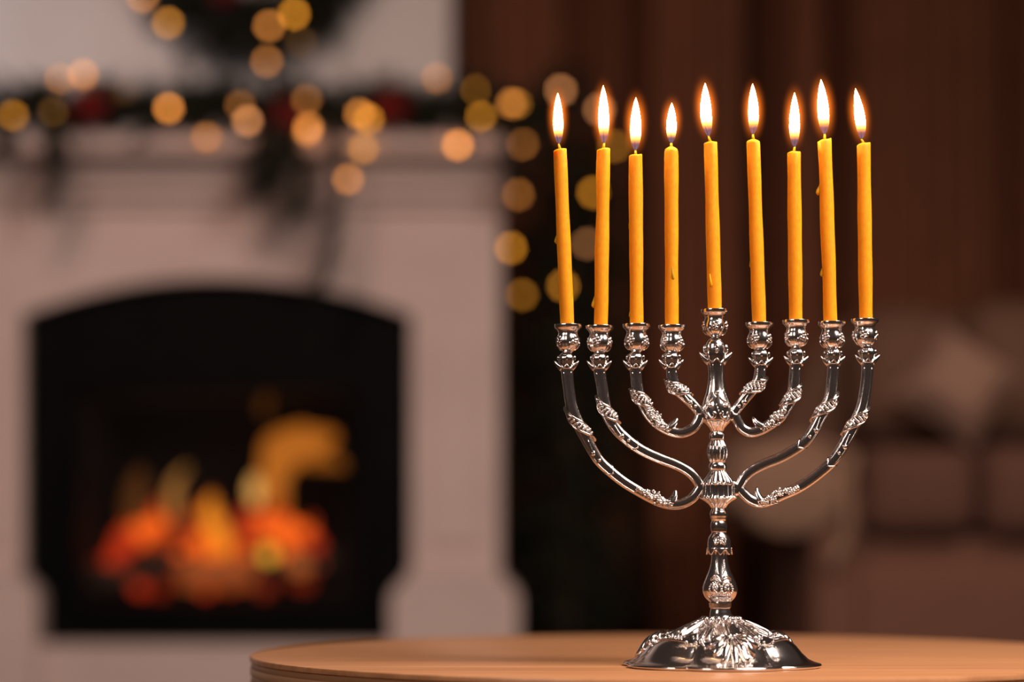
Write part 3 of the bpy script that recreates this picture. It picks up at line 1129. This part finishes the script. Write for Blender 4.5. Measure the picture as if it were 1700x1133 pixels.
    halo_obj.location = cen - world_loc(can)
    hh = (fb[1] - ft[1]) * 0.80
    halo_obj.scale = (fw * 3.1 * K, fw * 3.1 * K, hh * K)
    halo_obj.rotation_euler = (0, math.atan2(ft[0] - fb[0], fb[1] - ft[1]), 0)

# ------------------------------------------------------------------ fireplace
fire = thing('fireplace', 'cream arched mantel fireplace with a black insert and burning logs', 'fireplace', (fx(360), YF, 0))
x0, x1 = fx(-110), fx(830)


def arch(x):
    """row of the arched opening above pixel column x"""
    t = (x - 359.0) / 321.0
    return 461 + 61 * (abs(t) ** 2.0)


poly = [(x0, fz(345)), (x0, fz(524)), (fx(36), fz(524))]
for q in range(0, 25):
    x = 38 + 642 * q / 24
    poly.append((fx(x), fz(arch(x))))
poly += [(fx(683), fz(524)), (x1, fz(524)), (x1, fz(345))]
build('header', MB().prism(poly, YF, YC), MANTELP, fire, smooth=False)
for side in (0, 1):
    a, b = ((-110, 36), (683, 830))[side]
    build('pilaster', MB().box(fx(a), fx(b), YF, YC, fz(940), fz(524)), MANTELP, fire, smooth=False)
    c, d = ((-80, 8), (712, 800))[side]
    p = build('pilaster_panel', MB().box(fx(c), fx(d), YF - 0.012, YF, fz(905), fz(560)), MANTELP, fire, smooth=False, bevel=0.004)
    # swelling foot
    lo, hi = ((-140, 66), (651, 860))[side]
    m0 = (lo + hi) / 2
    prof = [(940, 0.70), (950, 0.72), (962, 0.80), (974, 0.92), (985, 1.0), (1000, 1.02), (1201.4, 1.0)]
    hw0 = (hi - lo) / 2
    pl = [(fx(m0 - hw0 * w), fz(y)) for y, w in prof] + [(fx(m0 + hw0 * w), fz(y)) for y, w in reversed(prof)]
    build('plinth_block', MB().prism(pl, YF - 0.05, YC), MANTELP, fire, smooth=False, bevel=0.003)
build('hearth_panel', MB().box(fx(67), fx(650), YF - 0.01, YC, 0.0, fz(1070)), MANTELP, fire, smooth=False)
for (ya, yb2, ov, dep) in ((345, 322, 3, 0.025), (322, 296, 9, 0.05), (296, 268, 14, 0.075), (268, 246, 18, 0.10)):
    build('crown_molding', MB().box(x0 - ov * KF, x1 + ov * KF, YF - dep, YC, fz(ya, YF - dep), fz(yb2 - 8, YF - dep)), MANTELP, fire, smooth=False, bevel=0.006)
SH = fz(224, YF - 0.17)
build('mantel_shelf', MB().box(x0 - 0.035, x1 + 0.030, YF - 0.17, YC, fz(250, YF - 0.17), SH), MANTELP, fire, smooth=False, bevel=0.006)
# black insert
YI = YF + 0.05
ix0, ix1, iy0, iy1 = 122, 588, 648, 1002
poly_o = [(fx(36), fz(1070)), (fx(36), fz(524))]
ins = build('insert_frame', MB()
            .prism([(fx(20), fz(iy0)), (fx(20), fz(440)), (fx(700), fz(440)), (fx(700), fz(iy0))], YI, YI + 0.03)
            .box(fx(20), fx(ix0), YI, YI + 0.03, fz(1072), fz(iy0)).box(fx(ix1), fx(700), YI, YI + 0.03, fz(1072), fz(iy0))
            .box(fx(ix0), fx(ix1), YI, YI + 0.03, fz(1072), fz(iy1)), BLACKM, fire, smooth=False)
for a, b, c, d in ((100, 122, iy0 - 22, iy1 + 22), (588, 610, iy0 - 22, iy1 + 22), (122, 588, iy0 - 22, iy0), (122, 588, iy1, iy1 + 22)):
    build('door_frame_bar', MB().box(fx(a), fx(b), YI - 0.012, YI, fz(d), fz(c)), BLACKM, ins, smooth=False, bevel=0.003)
YB = YC + 0.30
# firebox lining stands in a recess of the chimney breast
fb_ = MB()
fb_.box(fx(90), fx(ix0), YI + 0.03, YB, fz(1020), fz(620)).box(fx(ix1), fx(620), YI + 0.03, YB, fz(1020), fz(620))
fb_.box(fx(90), fx(620), YI + 0.03, YB, fz(iy0), fz(620)).box(fx(90), fx(620), YI + 0.03, YB, fz(1020), fz(iy1)).box(fx(90), fx(620), YB, YB + 0.02, fz(1020), fz(620))
build('firebox', fb_, SOOT, fire, smooth=False)
build('glass_pane', MB().box(fx(ix0), fx(ix1), YI + 0.005, YI + 0.009, fz(iy1), fz(iy0)), GLASS, fire, smooth=False)

# burning logs, embers and flames
YL = 4.74


def lp(x, y, Y=YL):
    return px(x, y, Y)


def log(xa, ya, xb, yb2, r, Y, m=LOG):
    pts = [lp(xa + (xb - xa) * q / 8, ya + (yb2 - ya) * q / 8, Y) for q in range(9)]
    rad = [r * KF * (1 + 0.10 * math.sin(q * 2.1 + xa)) for q in range(9)]
    return build('log', MB().tube(pts, rad, 12), m, fire)


LOG_HOT = emit('glowing_log', (1.0, 0.20, 0.03), 0.30)
log(150, 962, 330, 938, 24, 4.72)
log(300, 955, 420, 950, 26, 4.70, LOG_HOT)
log(400, 945, 560, 930, 23, 4.73)
log(190, 930, 500, 905, 18, 4.77)
EM = {
    'orange': emit('orange_ember', (1.0, 0.13, 0.008), 1.25),
    'red': emit('red_ember', (1.0, 0.05, 0.004), 0.55),
    'dark': emit('dark_ember', (1.0, 0.06, 0.005), 0.22),
    'yellow': emit('yellow_ember', (1.0, 0.50, 0.04), 1.3),
    'tan': emit('pale_ember', (1.0, 0.28, 0.06), 0.42),
}
EMBERS = [(330, 900, 'orange', 24), (355, 905, 'red', 24), (305, 945, 'red', 24), (410, 930, 'orange', 22), (250, 945, 'red', 24), (460, 940, 'red', 24), (375, 935, 'red', 22), (510, 925, 'orange', 20), (215, 905, 'red', 24), (205, 905, 'red', 26), (235, 885, 'orange', 28), (262, 872, 'orange', 24), (190, 930, 'red', 24), (285, 900, 'dark', 24), (225, 925, 'orange', 22), (265, 930, 'yellow', 14), (300, 925, 'orange', 20), (325, 905, 'red', 24), (340, 925, 'orange', 20), (372, 918, 'orange', 24), (398, 905, 'red', 26), (420, 890, 'red', 26), (440, 875, 'orange', 26), (470, 878, 'orange', 28), (500, 885, 'orange', 24), (445, 922, 'yellow', 20), (475, 912, 'orange', 20), (520, 905, 'red', 24), (534, 930, 'red', 20), (222, 948, 'tan', 24), (350, 950, 'tan', 22), (380, 945, 'tan', 22), (495, 938, 'tan', 24), (430, 950, 'dark', 24), (285, 955, 'dark', 26), (232, 975, 'red', 20), (340, 972, 'red', 22), (385, 970, 'red', 18), (265, 978, 'dark', 22), (440, 972, 'dark', 24), (500, 965, 'dark', 24), (165, 945, 'dark', 22), (310, 880, 'dark', 26), (395, 870, 'dark', 28), (450, 855, 'red', 18), (420, 862, 'red', 20)]
for (x, y, c, r) in EMBERS:
    rot = Quaternion((random.random(), random.random(), random.random(), random.random())).normalized().to_matrix()
    build('ember', MB().sphere(lp(x, y, YL + random.uniform(-0.03, 0.05)), r * KF, 8, 6, 1.0, 0.7, 0.72, rot), EM[c], fire)


def tongue(pts, rad, color, strength, Y):
    P = spline(pts, 6)
    n = len(P)
    R = [interp([(q / (len(rad) - 1), rad[q]) for q in range(len(rad))], i / (n - 1)) * KF for i in range(n)]
    m = emit('fire_flame', color, strength)
    return build('flame', MB().tube([lp(p.x, p.y, Y + 0.01 * math.sin(i)) for i, p in enumerate(P)], R, 12, 0.6), m, fire)


AMB = (1.0, 0.27, 0.018)
tongue([(462, 850), (455, 800), (470, 750), (510, 735), (555, 728)], [16, 24, 40, 44, 12], AMB, 0.52, 4.82)
tongue([(440, 770), (470, 740), (520, 755), (572, 775)], [8, 22, 26, 5], AMB, 0.30, 4.85)
tongue([(425, 835), (423, 815), (424, 790)], [8, 20, 3], (1.0, 0.50, 0.12), 1.1, 4.72)
tongue([(287, 858), (286, 830), (292, 800), (312, 775)], [10, 19, 12, 2], (1.0, 0.40, 0.08), 0.45, 4.76)
tongue([(372, 915), (362, 885), (348, 855), (352, 825)], [18, 25, 24, 6], (1.0, 0.28, 0.012), 1.1, 4.71)
tongue([(230, 870), (222, 840), (228, 800), (236, 780)], [22, 30, 22, 3], AMB, 0.09, 4.80)
tongue([(435, 690), (440, 672), (446, 655)], [4, 16, 4], AMB, 0.10, 4.82)
tongue([(330, 860), (345, 840), (352, 815)], [14, 24, 4], (1.0, 0.09, 0.01), 0.12, 4.84)
for (x, y, h, w) in ((205, 920, 60, 20), (255, 905, 75, 26), (310, 905, 60, 24), (400, 900, 60, 26), (455, 900, 70, 28), (510, 915, 55, 22)):
    tongue([(x, y + 20), (x - 5, y - h * 0.3), (x + 4, y - h * 0.7), (x + 8, y - h)], [w, w * 1.1, w * 0.6, 3], (1.0, 0.085, 0.006), 0.55, 4.81)
d = bpy.data.lights.new('fire_glow', 'POINT')
d.energy = 0.5
d.color = (1.0, 0.35, 0.08)
d.shadow_soft_size = 0.06
o = bpy.data.objects.new('fire_glow', d)
COL.objects.link(o)
o.location = lp(350, 860, 4.80)

# ------------------------------------------------------------------ fir garland, wreath and tree
def sprig(mb, base, dirn, length, rnd, nl=0.03, n=26):
    """a fir twig: a thin rod with needles all round"""
    d = Vector(dirn).normalized()
    g = Vector((0, 0, 1)) if abs(d.z) < 0.9 else Vector((1, 0, 0))
    a = d.cross(g).normalized()
    b = d.cross(a)
    for i in range(n):
        t = (i + rnd.random()) / n
        p = base + d * (length * t)
        ang = rnd.uniform(0, 2 * PI)
        nd = (a * math.cos(ang) + b * math.sin(ang) + d * rnd.uniform(0.3, 0.9)).normalized()
        l = nl * rnd.uniform(0.7, 1.1) * (1 - 0.4 * t)
        s = nd.cross(d).normalized() * 0.0022
        k = len(mb.v)
        mb.v += [p - s, p + s, p + nd * l]
        mb.f.append((k, k + 1, k + 2))
    k = len(mb.v)
    w = a * 0.0022
    w2 = b * 0.0022
    e = base + d * length
    mb.v += [base - w, base + w, e, base - w2, base + w2]
    mb.f += [(k, k + 1, k + 2), (k + 3, k + 4, k + 2)]


def foliage(name, mb, parent):
    org = world_loc(parent)
    me = bpy.data.meshes.new(name)
    me.from_pydata([tuple(v - org) for v in mb.v], [], mb.f)
    o = link(name, me, NEEDLE, parent)
    o['kind'] = 'stuff'
    return o


rnd = random.Random(11)
YG = YF - 0.08
gar = thing('fir_garland', 'dark green fir garland lying along the mantel shelf with hanging sprays', 'garland', (fx(370, YG), YG, SH))
mb = MB()
stemp = [px(-60 + 920 * q / 24, 186 + 6 * math.sin(q * 1.7), YG) for q in range(25)]
build('branch', MB().tube(stemp, 0.009, 8), TWIG, gar)
for q in range(1300):
    t = rnd.random()
    c = px(-60 + 935 * t, 180 + 8 * math.sin(t * 40) + rnd.uniform(-22, 24), YG + rnd.uniform(-0.10, 0.06))
    d = Vector((rnd.uniform(-1, 1), rnd.uniform(-0.8, 0.6), rnd.uniform(-0.75, 0.75)))
    sprig(mb, c, d, rnd.uniform(0.04, 0.075), rnd, 0.026, 24)
# hanging sprays, in front of the shelf
for pts, wd in (([(85, 205), (92, 260), (86, 335)], 1.0), ([(425, 205), (432, 260), (418, 318)], 1.3), ([(455, 205), (500, 280), (488, 352)], 1.3), ([(560, 205), (558, 330), (552, 400), (534, 470)], 0.75), ([(490, 205), (470, 260), (455, 300)], 1.0), ([(20, 205), (10, 250)], 0.8), ([(835, 205), (852, 260), (850, 295)], 0.8)):
    P = spline([px(x, y, YF - 0.20) for x, y in pts], 7)
    for i in range(len(P) - 1):
        for q in range(int(3 * wd + 1)):
            d = (P[i + 1] - P[i]).normalized() + Vector((rnd.uniform(-.9, .9), rnd.uniform(-.5, .5), rnd.uniform(-.3, .3)))
            sprig(mb, P[i] + Vector((rnd.uniform(-.01, .01), rnd.uniform(-.01, .01), 0)), d, rnd.uniform(0.03, 0.055) * wd, rnd, 0.022, 16)
    build('branch', MB().tube(P, 0.003, 6), TWIG, gar)
foliage('foliage', mb, gar)

YW = YC - 0.05
wc = px(420, -92, YW)
wr = thing('fir_wreath', 'dark fir wreath hanging on the white chimney breast above the mantel', 'wreath', tuple(wc))
mb = MB()
RW = 155 * YW / FPX
ringp = [wc + Vector((RW * math.cos(2 * PI * q / 40), 0, RW * math.sin(2 * PI * q / 40))) for q in range(41)]
build('ring_branch', MB().tube(ringp, 0.02, 10), TWIG, wr)
for q in range(1100):
    a = rnd.uniform(0, 2 * PI)
    c = wc + Vector((math.cos(a), 0, math.sin(a))) * (RW + rnd.uniform(-0.075, 0.055)) + Vector((0, rnd.uniform(-0.05, 0.02), 0))
    tn = Vector((-math.sin(a), 0, math.cos(a)))
    d = tn * rnd.uniform(-0.2, 1.0) + Vector((rnd.uniform(-.9, .9), rnd.uniform(-.7, .2), rnd.uniform(-.9, .9)))
    sprig(mb, c, d, rnd.uniform(0.04, 0.07), rnd, 0.026, 24)
foliage('foliage', mb, wr)

YT = 5.0
tb = px(945, 0, YT)
tree = thing('fir_tree', 'slim dark fir tree with fairy lights standing right of the fireplace', 'tree', (tb.x, YT, 0))
zt = fz(105, YT)
build('trunk', MB().tube([(tb.x, YT, 0), (tb.x, YT, zt * 0.6), (tb.x, YT, zt - 0.02)], [0.03, 0.018, 0.004], 10), TWIG, tree)
build('stand', MB().tube([(tb.x, YT, 0.0), (tb.x, YT, 0.03), (tb.x, YT, 0.09)], [0.13, 0.12, 0.04], 20), BLACKM, tree)
mb = MB()
for q in range(900):
    u = rnd.random() ** 0.75
    h = 0.16 + (zt - 0.16) * (1 - u)
    R = min(0.16, 0.02 + 0.18 * u ** 0.42)
    a = rnd.uniform(0, 2 * PI)
    f = rnd.uniform(0.15, 0.8)
    c = Vector((tb.x + R * f * math.cos(a), YT + R * f * math.sin(a), h))
    d = Vector((math.cos(a), math.sin(a), rnd.uniform(-0.5, 0.25)))
    sprig(mb, c, d, rnd.uniform(0.05, 0.085) * (0.55 + 0.45 * u), rnd, 0.030, 24)
foliage('foliage', mb, tree)

# ------------------------------------------------------------------ fairy lights (three strings) and baubles
BULB_R = 0.0075
HUE = {'a': (1.0, 0.33, 0.055), 'g': (1.0, 0.36, 0.02), 'p': (1.0, 0.38, 0.13)}
BM = {}


def bulb_mat(h, s):
    k = (h, s)
    if k not in BM:
        BM[k] = emit('warm_bulb', HUE[h], s * (0.72 if s < 8 else 0.58), (0.8, 0.6, 0.3))
    return BM[k]


BULB_ME = {}


def light_string(label, bulbs, Y, group=None):
    pts = [px(x, y, Y) for x, y, h, s in bulbs]
    st = thing('fairy_lights', label, 'string lights', tuple(pts[0]))
    P = spline(pts, 4)
    build('wire', MB().tube([p + Vector((0, 0.012, 0)) for p in P], 0.0014, 5), WIRE, st)
    for p, (x, y, h, s) in zip(pts, bulbs):
        key = (h, s)
        if key not in BULB_ME:
            b = MB().sphere((0, 0, 0), BULB_R, 10, 8, 1, 1, 1.0)
            me = bpy.data.meshes.new('light_bulb')
            me.from_pydata([tuple(v) for v in b.v], [], b.f)
            me.shade_smooth()
            me.materials.append(bulb_mat(h, s))
            BULB_ME[key] = me
        o = link('light_bulb', BULB_ME[key], None, st)
        o.location = p - world_loc(st)


light_string('string of warm fairy lights wound through the mantel garland', [
    (22, 192, 'g', 5), (88, 186, 'g', 0.8), (98, 132, 'a', 5), (138, 124, 'a', 6), (205, 153, 'a', 0.9), (280, 180, 'a', 13), (343, 228, 'a', 4.2), (399, 175, 'a', 2.4), (411, 201, 'p', 9), (509, 166, 'a', 2.8), (512, 211, 'a', 8), (510, 219, 'a', 7), (505, 276, 'g', 1.0), (578, 298, 'a', 6.5), (603, 247, 'g', 5), (612, 198, 'g', 6.5), (597, 189, 'a', 7), (725, 130, 'a', 3.4), (760, 241, 'a', 14), (799, 195, 'g', 6.5), (792, 150, 'g', 4.6), (849, 172, 'a', 6), (858, 174, 'g', 5)], YF - 0.19)
light_string('string of warm fairy lights on the wreath', [
    (237, -5, 'a', 6.5), (279, 38, 'g', 7), (395, -40, 'g', 5), (488, 23, 'g', 11), (447, 43, 'a', 7), (443, 102, 'a', 5), (500, 70, 'g', 0.6)], YC - 0.13)
light_string('string of warm fairy lights on the slim fir tree', [
    (931, 150, 'p', 6), (995, 182, 'p', 5), (1020, 243, 'g', 3.6), (985, 320, 'g', 6.5), (867, 239, 'a', 4.2), (860, 323, 'a', 4.2), (848, 412, 'g', 7), (975, 405, 'p', 3.2), (935, 475, 'g', 5.5), (867, 490, 'g', 3.4)], YT - 0.17)


def bauble(x, y, r, Y, label):
    c = px(x, y, Y)
    t = thing('bauble', label, 'bauble', tuple(c), 'red baubles')
    build('ball', MB().sphere(c, r * KF, 20, 14), RED, t)
    build('cap', MB().tube([c + Vector((0, 0, r * KF * 0.97)), c + Vector((0, 0, r * KF * 1.16))], 0.006, 10), CAPM, t)


bauble(152, 180, 33, YF - 0.16, 'red bauble in the garland nearest the left edge of the photo')
bauble(478, 192, 32, YF - 0.16, 'red bauble in the middle of the mantel garland')
bauble(650, 178, 32, YF - 0.16, 'red bauble toward the right end of the mantel garland')
bauble(372, -16, 26, YC - 0.12, 'red bauble on the wreath above the mantel')

# ------------------------------------------------------------------ curtains
def curtain(xa, xb, Y, folds, label):
    """folds: list of (column in the photo, depth in metres)"""
    t = thing('curtain', label, 'curtain', (fx((xa + xb) / 2, Y), Y, 0.02), 'brown curtains')
    mb = MB()
    cols = 150
    rows = 6
    top = 2.5
    vs = []
    for i in range(rows + 1):
        zz = 0.02 + (top - 0.02) * i / rows
        for j in range(cols + 1):
            x = xa + (xb - xa) * j / cols
            d = interp(folds, x)
            vs.append(Vector((fx(x, Y), Y + d + 0.012 * math.sin(x * 0.16 + i * 0.3), zz)))
    fs = []
    for i in range(rows):
        for j in range(cols):
            a = i * (cols + 1) + j
            fs.append((a, a + 1, a + cols + 2, a + cols + 1))
    mb.add(vs, fs)
    o = build('cloth', mb, CURTAIN, t)
    m = o.modifiers.new('thickness', 'SOLIDIFY')
    m.thickness = 0.004
    build('hem', MB().tube([Vector((fx(xa + (xb - xa) * j / 60, Y), Y + interp(folds, xa + (xb - xa) * j / 60), 0.03)) for j in range(61)], 0.006, 6), CURTAIN, t)
    return t


curtain(700, 1268, 5.25, [(700, 0.0), (800, -0.03), (900, 0.0), (930, 0.02), (968, 0.17), (1000, 0.03), (1030, 0.05), (1055, 0.17), (1085, 0.0), (1160, -0.04), (1230, -0.01), (1250, 0.10), (1268, 0.19)], 'dark brown curtain hanging behind the left candles and the fir tree')
curtain(1276, 1960, 5.25, [(1276, 0.19), (1310, 0.07), (1322, 0.0), (1345, -0.03), (1366, 0.0), (1398, 0.17), (1425, 0.02), (1500, -0.02), (1600, 0.0), (1655, 0.02), (1690, 0.10), (1720, 0.0), (1800, -0.02), (1850, 0.08), (1900, 0.0), (1960, 0.03)], 'dark brown curtain hanging behind the sofa and the right candles')
rail = thing('curtain_rail', 'brown curtain rail fixed to the wall high above the curtains', 'rail', (0.8, 5.25, 2.53))
build('rod', MB().tube([(fx(747, YC) + 0.03, 5.25, 2.53), (2.4, 5.25, 2.53)], 0.014, 12), TWIG, rail)

# ------------------------------------------------------------------ sofa
YS = 4.20
KS = YS / FPX
sofa = thing('sofa', 'taupe rolled arm sofa behind the menorah in front of the brown curtain', 'sofa', (fx(1600, YS), YS, 0))


def soft(name, x0, x1, y0, y1, z0, z1, bev, m, parent=sofa, seg=5, dome=0.0):
    mb = MB().box(x0, x1, y0, y1, z0, z1)
    org = world_loc(parent) if parent else Vector((0, 0, 0))
    bm = bmesh.new()
    vs = [bm.verts.new(v - org) for v in mb.v]
    for f in mb.f:
        bm.faces.new([vs[i] for i in f])
    bmesh.ops.recalc_face_normals(bm, faces=bm.faces)
    bmesh.ops.bevel(bm, geom=list(bm.edges), offset=bev, segments=seg, profile=0.5, affect='EDGES', clamp_overlap=True)
    bmesh.ops.subdivide_edges(bm, edges=[e for e in bm.edges if e.calc_length() > 0.12], cuts=5, use_grid_fill=True)
    if dome:
        c = Vector(((x0 + x1) / 2, (y0 + y1) / 2, (z0 + z1) / 2)) - org
        for v in bm.verts:
            a = abs(v.co.x - c.x) / (x1 - x0) * 2
            b = abs(v.co.y - c.y) / (y1 - y0) * 2
            e = abs(v.co.z - c.z) / (z1 - z0) * 2
            k = (1 - min(a, 1) ** 2) * (1 - min(b, 1) ** 2) if e > 0.9 else (1 - min(a, 1) ** 2) * (1 - min(e, 1) ** 2)
            v.co += (v.co - c).normalized() * dome * k
    me = bpy.data.meshes.new(name)
    bm.to_mesh(me)
    bm.free()
    me.shade_smooth()
    return link(name, me, m, parent)


sx = lambda x, Y=YS: fx(x, Y)
sz = lambda y, Y=YS: fz(y, Y)
soft('base_frame', sx(1345), sx(2250), YS + 0.02, 4.98, 0.06, sz(928), 0.03, SOFA_D)
for x in (1370, 2220):
    for y in (YS + 0.07, 4.92):
        build('leg', MB().tube([(sx(x), y, 0), (sx(x), y, 0.08)], [0.016, 0.024], 12), TWIG, sofa)
soft('seat_cushion', sx(1432), sx(1628), YS, 4.80, sz(892), sz(742), 0.045, SEATM, dome=0.015)
soft('seat_cushion', sx(1632), sx(1880), YS, 4.80, sz(896), sz(742), 0.045, SEATM, dome=0.015)
soft('seat_cushion', sx(1884), sx(2140), YS, 4.80, sz(896), sz(742), 0.045, SEATM, dome=0.015)
soft('seat_deck', sx(1400), sx(2200), YS + 0.06, 4.9, sz(928) - 0.005, sz(896) + 0.005, 0.01, SOFA_D)
# back with a sloping shoulder at its left end
YK = 4.90
outl = [(1300, 930), (1265, 800), (1282, 720), (1312, 650), (1345, 585), (1388, 540), (1450, 524), (1800, 522), (2150, 524), (2200, 600), (2240, 930)]
build('backrest', MB().prism([(fx(x, YK), fz(y, YK)) for x, y in reversed(outl)], YK - 0.06, YK + 0.12), SOFA, sofa, bevel=0.045, bseg=4)
soft('back_cushion', fx(1405, 4.75), fx(1578, 4.75), 4.62, 4.86, fz(735, 4.75), fz(528, 4.75), 0.07, SOFA, dome=0.02)
soft('back_cushion', fx(1584, 4.75), fx(1790, 4.75), 4.62, 4.86, fz(735, 4.75), fz(516, 4.75), 0.07, SOFA, dome=0.02)
soft('back_cushion', fx(1796, 4.75), fx(2000, 4.75), 4.62, 4.86, fz(735, 4.75), fz(520, 4.75), 0.07, SOFA, dome=0.02)
# rolled left arm: a padded roll over a narrower upright
c0 = Vector((sx(1312), 0, sz(822)))
roll = MB()
rings = []
for q, (y, s) in enumerate(((YS - 0.02, 0.80), (YS - 0.012, 0.93), (YS + 0.02, 1.0), (YS + 0.3, 1.0), (YS + 0.55, 1.0), (4.90, 1.0))):
    rings.append([Vector((c0.x + 0.098 * s * math.cos(2 * PI * j / 28), y, c0.z + 0.085 * s * math.sin(2 * PI * j / 28) + 0.03 * q / 5)) for j in range(28)])
roll.rings(rings)
arm_ = build('armrest_roll', roll, THROW, sofa)
soft('armrest', sx(1350), sx(1432), YS + 0.0, 4.92, sz(1190), sz(800), 0.02, SOFA_D)

# throw and pillow lying on the sofa
thr = thing('knit_throw', 'beige knitted throw draped over the rolled left arm of the sofa', 'throw', (sx(1350), YS, sz(760)))
mb = MB()
rows = []
NU, NV = 26, 16
for i in range(NU + 1):
    u = i / NU
    row_ = []
    for j in range(NV + 1):
        v = j / NV
        # the cloth follows the roll from its outer side over the top and hangs down in front of the seat side
        ang = math.radians(195 - 205 * u) if u < 0.62 else None
        y = YS + 0.02 + 0.50 * v
        wob = 0.008 * math.sin(v * 19 + u * 5) + 0.006 * math.sin(u * 23)
        if ang is not None:
            r = 1.09
            x = c0.x + (0.098 * r + wob) * math.cos(ang)
            zz = c0.z + (0.085 * r + wob) * math.sin(ang) + 0.03 * (y - YS) / 0.7
        else:
            t = (u - 0.62) / 0.38
            x = c0.x + 0.107 + 0.012 * math.sin(t * 3) + wob - 0.030 * t
            zz = c0.z + 0.085 * 1.09 * math.sin(math.radians(195 - 205 * 0.62)) - 0.215 * t + 0.03 * (y - YS) / 0.7
            y = YS - 0.035 * math.sin(min(1, t * 2) * PI / 2) + 0.05 * v + (0.50 * v) * (1 - min(1, t * 2))
        row_.append(Vector((x, y, zz)))
    rows.append(row_)
mb.rings(rows, False, False, closed=False)
o = build('cloth', mb, THROW, thr)
m = o.modifiers.new('thickness', 'SOLIDIFY')
m.thickness = 0.012
build('hem', MB().tube([r[0] for r in rows], 0.008, 7), THROW, thr)


def pillow(x, y, Y, w, h, rz, m, label):
    c = px(x, y, Y)
    t = thing('pillow', label, 'pillow', tuple(c))
    mb = MB()
    n = 14
    for sgn in (1, -1):
        vs = []
        for i in range(n + 1):
            for j in range(n + 1):
                a, b = -1 + 2 * i / n, -1 + 2 * j / n
                k = (1 - a ** 4) * (1 - b ** 4)
                pin = 1 - 0.10 * (1 - abs(a * b))
                p = Vector((a * w / 2 * (1 - 0.08 * (1 - b * b)), sgn * -0.07 * max(0, k) ** 0.6, b * h / 2 * (1 - 0.08 * (1 - a * a))))
                p = Matrix.Rotation(rz, 3, 'Y') @ p
                p = Matrix.Rotation(-0.25, 3, 'X') @ p
                vs.append(c + p)
        fs = [(i * (n + 1) + j, i * (n + 1) + j + 1, (i + 1) * (n + 1) + j + 1, (i + 1) * (n + 1) + j) for i in range(n) for j in range(n)]
        mb.add(vs, fs)
    build('cover', mb, m, t)
    P = []
    for q in range(33):
        s = q / 32 * 4
        k = int(s) % 4
        f = s - int(s)
        a, b = [(-1 + 2 * f, -1), (1, -1 + 2 * f), (1 - 2 * f, 1), (-1, 1 - 2 * f)][k]
        p = Vector((a * w / 2 * (1 - 0.08 * (1 - b * b)), 0, b * h / 2 * (1 - 0.08 * (1 - a * a))))
        p = Matrix.Rotation(rz, 3, 'Y') @ p
        p = Matrix.Rotation(-0.25, 3, 'X') @ p
        P.append(c + p)
    build('piping', MB().tube(P, 0.004, 6, caps=False), m, t)


pillow(1590, 640, 4.48, 0.17, 0.17, 0.62, PILLOW, 'pale linen pillow leaning in the middle of the sofa')
